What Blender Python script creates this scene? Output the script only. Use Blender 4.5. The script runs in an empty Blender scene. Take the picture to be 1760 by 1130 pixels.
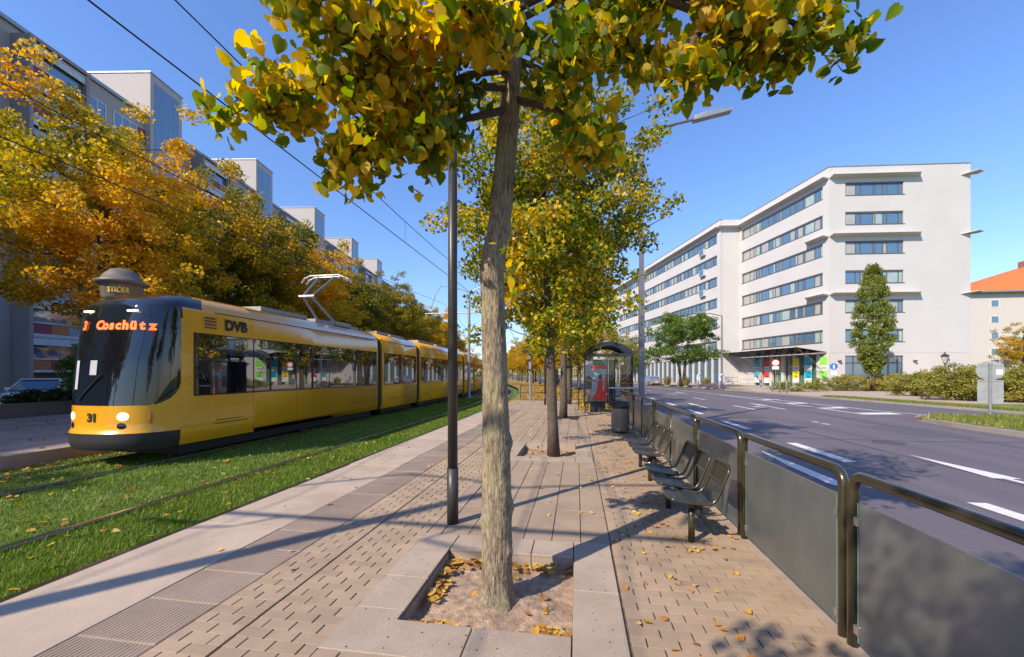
import bpy, bmesh, math, random
import numpy as np
from mathutils import Vector, Matrix
R = math.radians
random.seed(7); rng = np.random.default_rng(7)
scene = bpy.context.scene
COL = scene.collection

# ------------------------------------------------------------------ camera, sky, sun, exposure
EYE = 1.68; FOC = 700.0; PX0 = 880.0; HOR = 642.5
PSI = math.atan((991.5 - PX0) / FOC); CP, SP = math.cos(PSI), math.sin(PSI)
cam = bpy.data.cameras.new('camera'); camo = bpy.data.objects.new('camera', cam); COL.objects.link(camo)
camo.location = (0, 0, EYE); camo.rotation_euler = (R(90), 0, PSI)
cam.sensor_width = 36; cam.lens = FOC / 1760 * 36; cam.shift_y = (HOR - 565) / 1760
cam.clip_start = 0.05; cam.clip_end = 3000
scene.camera = camo
SUN_EL, SUN_AZ = R(38), R(40)           # shadows run 40 degrees to the right of the platform
world = bpy.data.worlds.new('World'); scene.world = world; world.use_nodes = True
wn = world.node_tree.nodes; wl = world.node_tree.links; wn.clear()
sky = wn.new('ShaderNodeTexSky'); sky.sky_type = 'NISHITA'; sky.sun_disc = False
sky.sun_elevation = SUN_EL; sky.sun_rotation = SUN_AZ + math.pi
sky.air_density = 1.45; sky.dust_density = 0.2; sky.ozone_density = 9.0
bg = wn.new('ShaderNodeBackground'); bg.inputs[1].default_value = 0.15
wo = wn.new('ShaderNodeOutputWorld'); tint = wn.new('ShaderNodeMix'); tint.data_type = 'RGBA'; tint.blend_type = 'MULTIPLY'; tint.inputs[0].default_value = 1; tint.inputs[7].default_value = (1.02, .97, 1.12, 1)
wl.new(sky.outputs[0], tint.inputs[6]); wl.new(tint.outputs[2], bg.inputs[0]); wl.new(bg.outputs[0], wo.inputs[0])
sun = bpy.data.lights.new('sun', 'SUN'); sun.energy = 4.6; sun.angle = R(0.53); sun.color = (1.0, 0.87, 0.70)
suno = bpy.data.objects.new('sun', sun); COL.objects.link(suno); suno.location = (-60, -70, 80)
sdir = Vector((math.sin(SUN_AZ) * math.cos(SUN_EL), math.cos(SUN_AZ) * math.cos(SUN_EL), -math.sin(SUN_EL)))
suno.rotation_euler = sdir.to_track_quat('-Z', 'Y').to_euler()
vs = scene.view_settings; vs.view_transform = 'Standard'; vs.look = 'None'; vs.exposure = 0.42; vs.gamma = 1.0; vs.use_curve_mapping = False
cy = scene.cycles
cy.max_bounces = 8; cy.diffuse_bounces = 3; cy.glossy_bounces = 4; cy.transmission_bounces = 6; cy.transparent_max_bounces = 8
cy.caustics_reflective = False; cy.caustics_refractive = False; cy.sample_clamp_indirect = 6
cy.use_denoising = True

# ------------------------------------------------------------------ pixel -> place helpers (a pixel gives a direction only)
def ray(px, py):
    a = (px - PX0) / FOC
    return (a * CP - SP, a * SP + CP, (HOR - py) / FOC)
def G(px, py, z=0.0):
    d = ray(px, py); t = (z - EYE) / d[2]
    return (d[0] * t, d[1] * t, z)
def AX(px, py, X):
    d = ray(px, py); t = X / d[0]
    return (X, d[1] * t, EYE + d[2] * t)
def AY(px, py, Y):
    d = ray(px, py); t = Y / d[1]
    return (d[0] * t, Y, EYE + d[2] * t)
def AZ(px, py, t):
    d = ray(px, py); return (d[0] * t, d[1] * t, EYE + d[2] * t)
def bend(y, y0=25.0):                     # the street turns gently left further on
    d = y - y0
    if d <= 0: return 0.0
    if d < 37: return -0.0033 * d * d
    return -0.0033 * 37 * 37 - 0.244 * (d - 37)

# ------------------------------------------------------------------ objects
def tag(o, label=None, cat=None, group=None, kind=None):
    if label: o['label'] = label
    if cat: o['category'] = cat
    if group: o['group'] = group
    if kind: o['kind'] = kind
    return o
def thing(name, label, cat, loc=(0, 0, 0), rz=0, group=None):
    o = bpy.data.objects.new(name, None); o.empty_display_size = .2; COL.objects.link(o)
    o.location = loc; o.rotation_euler = (0, 0, rz)
    return tag(o, label, cat, group)
def link(name, me, parent=None, mats=None):
    o = bpy.data.objects.new(name, me); COL.objects.link(o)
    if parent: o.parent = parent
    if mats:
        for m in (mats if isinstance(mats, (list, tuple)) else [mats]): me.materials.append(m)
    return o
def copy_tree(o, parent=None):
    c = o.copy(); COL.objects.link(c); c.parent = parent
    for ch in o.children: copy_tree(ch, c)
    return c
def npmesh(name, V, F, smooth=False):
    V = np.asarray(V, dtype=np.float32); F = np.asarray(F, dtype=np.int32); k = F.shape[1]
    me = bpy.data.meshes.new(name)
    me.vertices.add(len(V)); me.vertices.foreach_set('co', V.ravel())
    me.loops.add(F.size); me.loops.foreach_set('vertex_index', F.ravel())
    me.polygons.add(len(F)); me.polygons.foreach_set('loop_start', np.arange(0, F.size, k, dtype=np.int32))
    me.update(calc_edges=True)
    if smooth: me.polygons.foreach_set('use_smooth', np.ones(len(F), dtype=bool))
    return me

class MB:
    def __init__(s, off=(0, 0, 0)): s.v = []; s.f = []; s.m = []; s.off = off; s.cur = 0; s.sm = []; s.smooth = False
    def add(s, vs, fs):
        n = len(s.v); s.v += [tuple(p) for p in vs]
        for f in fs: s.f.append(tuple(i + n for i in f)); s.m.append(s.cur); s.sm.append(s.smooth)
        return s
    def box(s, x0, y0, z0, x1, y1, z1, b=0.0):
        if b <= 0:
            vs = [(x, y, z) for z in (z0, z1) for y in (y0, y1) for x in (x0, x1)]
            return s.add(vs, [(0, 2, 3, 1), (4, 5, 7, 6), (0, 1, 5, 4), (2, 6, 7, 3), (0, 4, 6, 2), (1, 3, 7, 5)])
        vs = [(x0, y0, z0), (x1, y0, z0), (x1, y1, z0), (x0, y1, z0), (x0, y0, z1 - b), (x1, y0, z1 - b), (x1, y1, z1 - b), (x0, y1, z1 - b),
              (x0 + b, y0 + b, z1), (x1 - b, y0 + b, z1), (x1 - b, y1 - b, z1), (x0 + b, y1 - b, z1)]
        fs = [(3, 2, 1, 0)] + [(i, (i + 1) % 4, (i + 1) % 4 + 4, i + 4) for i in range(4)] + [(i + 4, (i + 1) % 4 + 4, (i + 1) % 4 + 8, i + 8) for i in range(4)] + [(8, 9, 10, 11)]
        return s.add(vs, fs)
    def obox(s, P, u0, d0, z0, u1, d1, z1):          # box in a facade frame P(u, d, z)
        vs = [P(u, d, z) for z in (z0, z1) for d in (d0, d1) for u in (u0, u1)]
        return s.add(vs, [(0, 2, 3, 1), (4, 5, 7, 6), (0, 1, 5, 4), (2, 6, 7, 3), (0, 4, 6, 2), (1, 3, 7, 5)])
    def poly(s, pts): return s.add(pts, [tuple(range(len(pts)))])
    def prism(s, pts, h):                            # pts: list of 3d points (planar), h: vector
        n = len(pts); q = [tuple(p[i] + h[i] for i in range(3)) for p in pts]
        return s.add(list(pts) + q, [tuple(range(n))[::-1], tuple(range(n, 2 * n))] + [(i, (i + 1) % n, (i + 1) % n + n, i + n) for i in range(n)])
    def tube(s, path, r, seg=8, cap=True):
        P = [Vector(p) for p in path]; n = len(P)
        rs = r if isinstance(r, (list, tuple)) else [r] * n
        T = []
        for i in range(n):
            a = P[max(i - 1, 0)]; b = P[min(i + 1, n - 1)]; t = b - a
            T.append(t.normalized() if t.length > 1e-9 else Vector((0, 0, 1)))
        up = Vector((0, 0, 1)) if abs(T[0].z) < .9 else Vector((1, 0, 0))
        u = T[0].cross(up).normalized(); vs = []
        for i in range(n):
            u = (u - T[i] * u.dot(T[i]))
            u = u.normalized() if u.length > 1e-6 else T[i].orthogonal().normalized()
            w = T[i].cross(u)
            for k in range(seg):
                a = 2 * math.pi * k / seg
                vs.append(tuple(P[i] + (u * math.cos(a) + w * math.sin(a)) * rs[i]))
        fs = [(i * seg + k, i * seg + (k + 1) % seg, (i + 1) * seg + (k + 1) % seg, (i + 1) * seg + k) for i in range(n - 1) for k in range(seg)]
        if cap: fs += [tuple(range(seg))[::-1], tuple((n - 1) * seg + k for k in range(seg))]
        return s.add(vs, fs)
    def lathe(s, c, prof, seg=16, axis='z'):
        vs = []
        for r, h in prof:
            for k in range(seg):
                a = 2 * math.pi * k / seg; x, y = r * math.cos(a), r * math.sin(a)
                p = (x, y, h) if axis == 'z' else ((h, x, y) if axis == 'x' else (y, h, x))
                vs.append((c[0] + p[0], c[1] + p[1], c[2] + p[2]))
        n = len(prof)
        fs = [(i * seg + k, i * seg + (k + 1) % seg, (i + 1) * seg + (k + 1) % seg, (i + 1) * seg + k) for i in range(n - 1) for k in range(seg)]
        fs += [tuple(range(seg))[::-1], tuple((n - 1) * seg + k for k in range(seg))]
        return s.add(vs, fs)
    def mesh(s, name):
        me = bpy.data.meshes.new(name); o = s.off
        me.from_pydata([(x - o[0], y - o[1], z - o[2]) for x, y, z in s.v], [], s.f)
        me.polygons.foreach_set('material_index', s.m); me.polygons.foreach_set('use_smooth', s.sm)
        me.update(); return me
    def obj(s, name, mats, parent=None, **kw):
        o = link(name, s.mesh(name), parent, mats)
        if kw: tag(o, **kw)
        return o

# ------------------------------------------------------------------ materials
def new_mat(name):
    m = bpy.data.materials.new(name); m.use_nodes = True
    return m, m.node_tree.nodes, m.node_tree.links, m.node_tree.nodes['Principled BSDF']
def c4(c, k=1.0): return (min(c[0] * k, 1), min(c[1] * k, 1), min(c[2] * k, 1), 1)
def ramp(nd, stops):
    r = nd.new('ShaderNodeValToRGB'); e = r.color_ramp.elements
    while len(e) > 1: e.remove(e[-1])
    e[0].position = stops[0][0]; e[0].color = c4(stops[0][1])
    for p, c in stops[1:]:
        k = e.new(p); k.color = c4(c)
    return r
def mat(name, col, rough=.6, metal=0.0, var=.12, vs=4.0, bump=0.0, bs=60.0, rnd=0.0, col2=None, coat=0.0, spec=.5, stretch=None, det=6):
    m, nd, ln, p = new_mat(name)
    tc = nd.new('ShaderNodeTexCoord'); src = tc.outputs['Object']
    if stretch:
        mp = nd.new('ShaderNodeMapping'); mp.inputs['Scale'].default_value = stretch; ln.new(src, mp.inputs[0]); src = mp.outputs[0]
    n1 = nd.new('ShaderNodeTexNoise'); n1.inputs['Scale'].default_value = vs; n1.inputs['Detail'].default_value = det; ln.new(src, n1.inputs[0])
    rp = ramp(nd, [(.3, tuple(c * (1 - var) for c in (col2 or col))), (.7, tuple(c * (1 + var) for c in col))]); ln.new(n1.outputs[0], rp.inputs[0])
    out = rp.outputs[0]
    if rnd:
        oi = nd.new('ShaderNodeObjectInfo'); mr = nd.new('ShaderNodeMapRange'); mr.inputs[3].default_value = 1 - rnd; mr.inputs[4].default_value = 1 + rnd
        ln.new(oi.outputs['Random'], mr.inputs[0]); hs = nd.new('ShaderNodeHueSaturation'); ln.new(mr.outputs[0], hs.inputs['Value']); ln.new(out, hs.inputs['Color']); out = hs.outputs[0]
    ln.new(out, p.inputs['Base Color'])
    p.inputs['Roughness'].default_value = rough; p.inputs['Metallic'].default_value = metal
    p.inputs['Coat Weight'].default_value = coat; p.inputs['Coat Roughness'].default_value = .05; p.inputs['Specular IOR Level'].default_value = spec
    if bump:
        n2 = nd.new('ShaderNodeTexNoise'); n2.inputs['Scale'].default_value = bs; n2.inputs['Detail'].default_value = 4; ln.new(src, n2.inputs[0])
        b = nd.new('ShaderNodeBump'); b.inputs['Strength'].default_value = bump; b.inputs['Distance'].default_value = .01
        ln.new(n2.outputs[0], b.inputs['Height']); ln.new(b.outputs[0], p.inputs['Normal'])
    return m
def stone(name, col, spk=.35, rnd=.1, scale=260., bump=.5, isl=False):   # concrete with fine speckles and blotches
    m, nd, ln, p = new_mat(name)
    tc = nd.new('ShaderNodeNewGeometry'); src = tc.outputs['Position']
    a = nd.new('ShaderNodeTexNoise'); a.inputs['Scale'].default_value = scale; a.inputs['Detail'].default_value = 2; ln.new(src, a.inputs[0])
    b = nd.new('ShaderNodeTexNoise'); b.inputs['Scale'].default_value = 1.7; b.inputs['Detail'].default_value = 8; b.inputs['Roughness'].default_value = .65; ln.new(src, b.inputs[0])
    r1 = ramp(nd, [(.3, tuple(c * (1 - spk) for c in col)), (.5, col), (.7, tuple(c * (1 + spk) for c in col))]); ln.new(a.outputs[0], r1.inputs[0])
    r2 = ramp(nd, [(.3, (.72, .71, .70)), (.7, (1.12, 1.12, 1.12))]); ln.new(b.outputs[0], r2.inputs[0])
    mx = nd.new('ShaderNodeMix'); mx.data_type = 'RGBA'; mx.blend_type = 'MULTIPLY'; mx.inputs[0].default_value = 1
    ln.new(r1.outputs[0], mx.inputs[6]); ln.new(r2.outputs[0], mx.inputs[7])
    out = mx.outputs[2]
    if rnd:
        mr = nd.new('ShaderNodeMapRange'); mr.inputs[3].default_value = 1 - rnd; mr.inputs[4].default_value = 1 + rnd
        if isl: ln.new(tc.outputs['Random Per Island'], mr.inputs[0])
        else:
            oi = nd.new('ShaderNodeObjectInfo'); ln.new(oi.outputs['Random'], mr.inputs[0])
        hs = nd.new('ShaderNodeHueSaturation'); ln.new(mr.outputs[0], hs.inputs['Value']); ln.new(out, hs.inputs['Color']); out = hs.outputs[0]
    ln.new(out, p.inputs['Base Color']); p.inputs['Roughness'].default_value = .85
    if bump:
        bp = nd.new('ShaderNodeBump'); bp.inputs['Strength'].default_value = bump; bp.inputs['Distance'].default_value = .003
        ln.new(a.outputs[0], bp.inputs['Height']); ln.new(bp.outputs[0], p.inputs['Normal'])
    return m
def dimples(m):                                  # small dark pits in the granite slabs
    nd, ln = m.node_tree.nodes, m.node_tree.links; p = nd['Principled BSDF']; src = p.inputs['Base Color'].links[0].from_socket
    g = nd.new('ShaderNodeNewGeometry'); v = nd.new('ShaderNodeTexVoronoi'); v.inputs['Scale'].default_value = 10; v.inputs['Randomness'].default_value = .35; ln.new(g.outputs['Position'], v.inputs[0])
    r = ramp(nd, [(.055, (.12, .11, .07)), (.085, (1, 1, 1))]); ln.new(v.outputs['Distance'], r.inputs[0])
    mx = nd.new('ShaderNodeMix'); mx.data_type = 'RGBA'; mx.blend_type = 'MULTIPLY'; mx.inputs[0].default_value = 1; ln.new(src, mx.inputs[6]); ln.new(r.outputs[0], mx.inputs[7]); ln.new(mx.outputs[2], p.inputs['Base Color'])
def leafmat(name, stops, trans=.35, patch=.5, pscale=.6, obj_random=False, rough=.45):
    m, nd, ln, p = new_mat(name)
    g = nd.new('ShaderNodeNewGeometry')
    if obj_random: rn = nd.new('ShaderNodeObjectInfo').outputs['Random']
    else: rn = g.outputs['Random Per Island']
    n = nd.new('ShaderNodeTexNoise'); n.inputs['Scale'].default_value = pscale; n.inputs['Detail'].default_value = 2; ln.new(g.outputs['Position'], n.inputs[0])
    mr = nd.new('ShaderNodeMapRange'); mr.inputs[1].default_value = .3; mr.inputs[2].default_value = .7; ln.new(n.outputs[0], mr.inputs[0])
    mx = nd.new('ShaderNodeMix'); mx.inputs[0].default_value = patch; ln.new(rn, mx.inputs[2]); ln.new(mr.outputs[0], mx.inputs[3])
    rp = ramp(nd, stops); ln.new(mx.outputs[0], rp.inputs[0])
    ln.new(rp.outputs[0], p.inputs['Base Color']); p.inputs['Roughness'].default_value = rough; p.inputs['Specular IOR Level'].default_value = .3
    tr = nd.new('ShaderNodeBsdfTranslucent')
    hs = nd.new('ShaderNodeHueSaturation'); hs.inputs['Value'].default_value = 1.5; hs.inputs['Saturation'].default_value = 1.1; ln.new(rp.outputs[0], hs.inputs['Color']); ln.new(hs.outputs[0], tr.inputs[0])
    ms = nd.new('ShaderNodeMixShader'); ms.inputs[0].default_value = trans
    ln.new(p.outputs[0], ms.inputs[1]); ln.new(tr.outputs[0], ms.inputs[2]); ln.new(ms.outputs[0], nd['Material Output'].inputs[0])
    return m
def glassmat(name, col, ior=1.7, rough=.02, metal=0.0):
    m, nd, ln, p = new_mat(name)
    p.inputs['Base Color'].default_value = c4(col); p.inputs['Roughness'].default_value = rough; p.inputs['IOR'].default_value = ior; p.inputs['Metallic'].default_value = metal
    return m

M = {}
M['paver'] = stone('paver', (.435, .32, .222), .22, .09)
M['paver_far'] = stone('paver_far', (.435, .32, .222), .22, .09, isl=True)
M['slab'] = stone('slab', (.405, .305, .22), .25, .05)
M['granite'] = stone('granite', (.46, .365, .285), .35, .05)
dimples(M['granite'])
M['concrete'] = stone('concrete', (.53, .415, .32), .10, .03, scale=120.)
M['tactile'] = stone('tactile', (.40, .305, .235), .2, .10)
M['joint'] = mat('joint', (.17, .13, .085), .95, var=.5, vs=9, col2=(.15, .13, .05))
M['soil'] = mat('soil', (.36, .25, .175), .95, var=.35, vs=14, bump=1.0, bs=55)
def asphalt():
    m, nd, ln, p = new_mat('asphalt')
    g = nd.new('ShaderNodeNewGeometry'); src = g.outputs['Position']
    a = nd.new('ShaderNodeTexNoise'); a.inputs['Scale'].default_value = 130; ln.new(src, a.inputs[0])
    mp = nd.new('ShaderNodeMapping'); mp.inputs['Scale'].default_value = (1.1, .06, 1); ln.new(src, mp.inputs[0])
    b = nd.new('ShaderNodeTexNoise'); b.inputs['Scale'].default_value = 1.3; b.inputs['Detail'].default_value = 6; ln.new(mp.outputs[0], b.inputs[0])
    r1 = ramp(nd, [(.3, (.112, .095, .106)), (.7, (.195, .165, .18))]); ln.new(a.outputs[0], r1.inputs[0])
    r2 = ramp(nd, [(.3, (.75, .75, .78)), (.7, (1.2, 1.18, 1.16))]); ln.new(b.outputs[0], r2.inputs[0])
    mx = nd.new('ShaderNodeMix'); mx.data_type = 'RGBA'; mx.blend_type = 'MULTIPLY'; mx.inputs[0].default_value = 1
    ln.new(r1.outputs[0], mx.inputs[6]); ln.new(r2.outputs[0], mx.inputs[7]); ln.new(mx.outputs[2], p.inputs['Base Color'])
    p.inputs['Roughness'].default_value = .75
    bp = nd.new('ShaderNodeBump'); bp.inputs['Strength'].default_value = .4; bp.inputs['Distance'].default_value = .004; ln.new(a.outputs[0], bp.inputs['Height']); ln.new(bp.outputs[0], p.inputs['Normal'])
    return m
M['asphalt'] = asphalt()
M['asphalt_old'] = stone('asphalt_old', (.20, .18, .17), .3, 0)
M['lawn'] = mat('lawn', (.095, .165, .022), .95, var=.3, vs=1.6, bump=1.0, bs=90, col2=(.10, .12, .025))
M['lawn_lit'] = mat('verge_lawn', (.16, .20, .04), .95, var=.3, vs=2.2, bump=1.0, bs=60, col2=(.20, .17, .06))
M['paint'] = mat('road_paint', (.72, .70, .66), .6, var=.16, vs=22)
M['kerb'] = stone('kerb', (.36, .32, .28), .3, .12, isl=True)
M['rail'] = mat('rail_steel', (.20, .15, .12), .4, .7, var=.25, vs=12)
M['rail_top'] = mat('rail_polished', (.45, .43, .42), .22, 1.0, var=.06)
M['gal'] = mat('galvanised_steel', (.36, .37, .375), .45, .6, var=.10, vs=7)
M['anth'] = mat('anthracite_paint', (.045, .042, .040), .42, .1, var=.18, vs=6)
M['olive'] = mat('olive_lacquer', (.075, .066, .042), .24, .5, var=.12, vs=5, coat=.4)
M['dark'] = mat('dark_rubber', (.02, .02, .022), .6, var=.2)
M['black'] = mat('gloss_black', (.012, .014, .022), .16, var=.1, coat=.5)
M['steel'] = mat('brushed_steel', (.55, .54, .52), .35, .9, var=.08)
M['white'] = mat('white_render', (.575, .555, .535), .85, var=.035, vs=.35, bump=.12, bs=30)
M['warmgrey'] = mat('warm_grey_render', (.60, .56, .53), .85, var=.03, vs=.5)
M['frame'] = mat('window_frame_grey', (.14, .14, .145), .45, .2, var=.08)
M['wglass'] = glassmat('window_glass', (.085, .165, .25), 2.6, .02)  # blue of the reflected sky is put into the base colour
M['curtain'] = mat('pale_green_blind', (.36, .46, .44), .25, var=.1, vs=1.4, coat=1.0)
M['curtain2'] = mat('grey_blind', (.40, .40, .37), .3, var=.08, vs=2, coat=.6)
M['screen'] = glassmat('windscreen_glass', (.006, .008, .013), 1.75, .02)
M['tglass'] = glassmat('tram_glass', (.008, .010, .014), 3.0, .015)
M['yellow'] = mat('tram_yellow', (.80, .37, .008), .28, var=.04, vs=1.2, coat=.8)
M['bellows'] = mat('bellows_rubber', (.018, .018, .02), .7, var=.2, stretch=(1, 40, 1))
def frosted():
    m, nd, ln, p = new_mat('frosted_glass')
    tc = nd.new('ShaderNodeTexCoord')
    n = nd.new('ShaderNodeTexNoise'); n.inputs['Scale'].default_value = 3.0; n.inputs['Detail'].default_value = 8; ln.new(tc.outputs['Object'], n.inputs[0])
    rp = ramp(nd, [(.3, (.48, .52, .47)), (.7, (.66, .68, .61))]); ln.new(n.outputs[0], rp.inputs[0]); ln.new(rp.outputs[0], p.inputs['Base Color'])
    p.inputs['Transmission Weight'].default_value = .86; p.inputs['Roughness'].default_value = .30; p.inputs['IOR'].default_value = 1.45
    return m
M['frost'] = frosted()
def clearglass(name='clear_glass', tint=(.80, .88, .84)):
    m, nd, ln, p = new_mat(name)
    t = nd.new('ShaderNodeBsdfTransparent'); t.inputs[0].default_value = c4(tint)
    g = nd.new('ShaderNodeBsdfGlossy'); g.inputs['Roughness'].default_value = .02
    fr = nd.new('ShaderNodeFresnel'); fr.inputs[0].default_value = 1.6
    ms = nd.new('ShaderNodeMixShader'); ln.new(fr.outputs[0], ms.inputs[0]); ln.new(t.outputs[0], ms.inputs[1]); ln.new(g.outputs[0], ms.inputs[2]); ln.new(ms.outputs[0], nd['Material Output'].inputs[0])
    return m
M['clear'] = clearglass(); M['canopy'] = clearglass('canopy_glass', (.90, .96, .93))
def barkmat(name, dark, light, lichen):
    m, nd, ln, p = new_mat(name)
    tc = nd.new('ShaderNodeTexCoord'); mp = nd.new('ShaderNodeMapping'); mp.inputs['Scale'].default_value = (1, 1, .16); ln.new(tc.outputs['Object'], mp.inputs[0])
    a = nd.new('ShaderNodeTexNoise'); a.inputs['Scale'].default_value = 75; a.inputs['Detail'].default_value = 8; a.inputs['Roughness'].default_value = .7; a.inputs['Distortion'].default_value = .6; ln.new(mp.outputs[0], a.inputs[0])
    b = nd.new('ShaderNodeTexNoise'); b.inputs['Scale'].default_value = 3.5; b.inputs['Detail'].default_value = 5; ln.new(tc.outputs['Object'], b.inputs[0])
    r1 = ramp(nd, [(.35, dark), (.6, light)]); ln.new(a.outputs[0], r1.inputs[0])
    r2 = ramp(nd, [(.5, (0, 0, 0)), (.62, (.75, .75, .75))]); ln.new(b.outputs[0], r2.inputs[0])
    mx = nd.new('ShaderNodeMix'); mx.data_type = 'RGBA'; ln.new(r2.outputs[0], mx.inputs[0]); ln.new(r1.outputs[0], mx.inputs[6])
    r3 = ramp(nd, [(.35, tuple(c * .45 for c in lichen)), (.6, lichen)]); ln.new(a.outputs[0], r3.inputs[0]); ln.new(r3.outputs[0], mx.inputs[7])
    ln.new(mx.outputs[2], p.inputs['Base Color']); p.inputs['Roughness'].default_value = .9
    bp = nd.new('ShaderNodeBump'); bp.inputs['Strength'].default_value = .9; bp.inputs['Distance'].default_value = .02; ln.new(a.outputs[0], bp.inputs['Height']); ln.new(bp.outputs[0], p.inputs['Normal'])
    return m
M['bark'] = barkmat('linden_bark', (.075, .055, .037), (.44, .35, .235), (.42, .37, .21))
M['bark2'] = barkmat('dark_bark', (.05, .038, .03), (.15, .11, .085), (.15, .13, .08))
GRN, LGR, YEL, GLD, ORG, BRN = (.075, .125, .012), (.19, .26, .018), (.68, .49, .02), (.72, .44, .03), (.45, .19, .025), (.30, .14, .04)
M['leaf_near'] = leafmat('linden_leaves', [(0, GRN), (.30, (.10, .165, .014)), (.44, LGR), (.54, (.34, .31, .02)), (.66, YEL), (.88, GLD), (.97, BRN)], .52, .45, 1.1)
M['leaf_near_obj'] = leafmat('linden_leaf', [(0, GRN), (.30, (.10, .165, .014)), (.44, LGR), (.54, (.34, .31, .02)), (.66, YEL), (.88, GLD), (.97, BRN)], .52, .45, 1.1, True)
NY = [(0, (.10, .165, .014)), (.26, LGR), (.40, (.40, .38, .02)), (.54, YEL), (.85, (.76, .50, .035)), (.97, (.5, .27, .05))]
M['leaf_near_y'] = leafmat('linden_leaves_yellowing', NY, .55, .35, 1.3); M['leaf_near_y_obj'] = leafmat('linden_leaf_yellowing', NY, .55, .35, 1.3, True)
M['leaf_lind'] = leafmat('linden_leaves_mid', [(0, (.065, .11, .014)), (.40, (.13, .20, .016)), (.54, (.32, .32, .02)), (.66, (.70, .52, .02)), (.88, (.70, .42, .03)), (.98, (.54, .27, .06))], .4, .4, .7)
M['leaf_yel'] = leafmat('linden_leaves_yellow', [(0, (.10, .12, .014)), (.25, (.36, .30, .02)), (.5, (.62, .41, .02)), (.8, (.64, .34, .02)), (1, (.5, .22, .03))], .42, .3, .4)
M['leaf_map'] = leafmat('maple_leaves', [(0, (.14, .15, .016)), (.28, (.30, .27, .018)), (.42, (.58, .41, .022)), (.62, (.75, .48, .03)), (.85, (.74, .38, .035)), (1, (.48, .18, .04))], .4, .55, .30)
M['leaf_map2'] = leafmat('maple_leaves_green', [(0, (.07, .10, .014)), (.4, (.15, .17, .016)), (.6, (.36, .28, .018)), (.85, (.64, .36, .02)), (1, (.58, .25, .03))], .38, .6, .22)
M['leaf_grn'] = leafmat('green_leaves', [(0, (.055, .11, .016)), (.5, (.12, .20, .026)), (.9, (.22, .27, .04)), (1, (.40, .32, .03))], .35, .35, .5)
M['leaf_horn'] = leafmat('hornbeam_leaves', [(0, (.10, .14, .02)), (.5, (.20, .245, .04)), (.93, (.33, .34, .07)), (1, (.60, .38, .03))], .3, .3, .8)
M['leaf_shrub'] = leafmat('shrub_leaves', [(0, (.15, .17, .03)), (.4, (.28, .27, .05)), (.75, (.38, .32, .07)), (1, (.42, .22, .08))], .3, .55, .5)
M['leaf_dark'] = leafmat('dark_shrub_leaves', [(0, (.02, .035, .01)), (.6, (.05, .075, .015)), (1, (.16, .13, .03))], .25, .4, .8)
M['leaf_fall'] = leafmat('fallen_leaves', [(0, (.20, .10, .035)), (.3, (.45, .22, .04)), (.6, (.60, .33, .05)), (.85, (.66, .42, .05)), (1, (.60, .44, .22))], .15, 0, 1)
M['leaf_fall_obj'] = leafmat('fallen_leaf', [(0, (.40, .18, .05)), (.3, (.52, .26, .05)), (.6, (.62, .36, .06)), (.85, (.68, .46, .06)), (1, (.62, .46, .25))], .15, 0, 1, True)
M['grass'] = leafmat('grass_blades', [(0, (.085, .155, .016)), (.5, (.16, .25, .026)), (.9, (.27, .31, .05)), (1, (.26, .22, .07))], .3, .35, 1.2)
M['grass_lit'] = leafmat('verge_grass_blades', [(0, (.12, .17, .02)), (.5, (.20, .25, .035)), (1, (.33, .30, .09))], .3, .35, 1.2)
def plain(name, col, rough=.5, **k): 
    if name not in M: M[name] = mat(name, col, rough, **k)
    return M[name]
# ------------------------------------------------------------------ ground, tracks, platform, road
def sheet(name, pts, z, m, kind='structure', parent=None):
    mb = MB(); mb.poly([(x, y, z) for x, y in pts]); o = mb.obj(name, m, parent)
    if kind and not parent: tag(o, kind=kind)
    return o
def strip(name, xl, xr, ys, z, m, thick=0.0, parent=None):
    mb = MB(); n = len(ys)
    L = [(xl(y), y) for y in ys]; Rr = [(xr(y), y) for y in ys]
    vs = [(x, y, z) for x, y in L] + [(x, y, z) for x, y in Rr]
    fs = [(i, n + i, n + i + 1, i + 1) for i in range(n - 1)]
    if thick:
        vs += [(x, y, z - thick) for x, y in L] + [(x, y, z - thick) for x, y in Rr]
        fs += [(2 * n + i, i, i + 1, 2 * n + i + 1) for i in range(n - 1)] + [(n + i, 3 * n + i, 3 * n + i + 1, n + i + 1) for i in range(n - 1)]
        fs += [(0, 2 * n, 3 * n, n), (n - 1, 2 * n - 1, 4 * n - 1, 3 * n - 1)]
    mb.add(vs, fs); o = mb.obj(name, m, parent)
    if not parent: tag(o, kind='structure')
    return o
YS = [-14, -6, 0, 6, 12, 16, 19, 22, 25, 28, 31, 34, 38, 42, 46, 50, 56, 62, 70, 80, 95, 110, 130, 160, 200, 260]
RZ = -.12; TZ = -.25
tb = lambda y: bend(y, 18.0)
sheet('ground', [(-900, -700), (900, -700), (900, 1100), (-900, 1100)], -.48, M['lawn'])
strip('track_lawn', lambda y: -11.42 + tb(y), lambda y: -4.16 + tb(y) * (1 if y > 19.4 else 0), YS, TZ - .03, M['lawn'])
# rails, each with its dark web and bright head
for cx0, nm in ((-5.50, 'near'), (-9.75, 'far')):
    for g in (-.725, .725):
        for (w, z0, z1, m, n2) in ((.13, -.30, -.235, M['rail'], 'rail_bed'), (.065, -.235, -.222, M['rail_top'], 'rail')):
            if n2 == 'rail_bed':
                bed = strip('rail', lambda y: cx0 + g - w / 2 + tb(y), lambda y: cx0 + g + w / 2 + tb(y), YS, z1, m, thick=z1 - z0)
            else: strip('rail_head', lambda y: cx0 + g - w / 2 + tb(y), lambda y: cx0 + g + w / 2 + tb(y), YS, z1, m, thick=z1 - z0, parent=bed)
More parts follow.
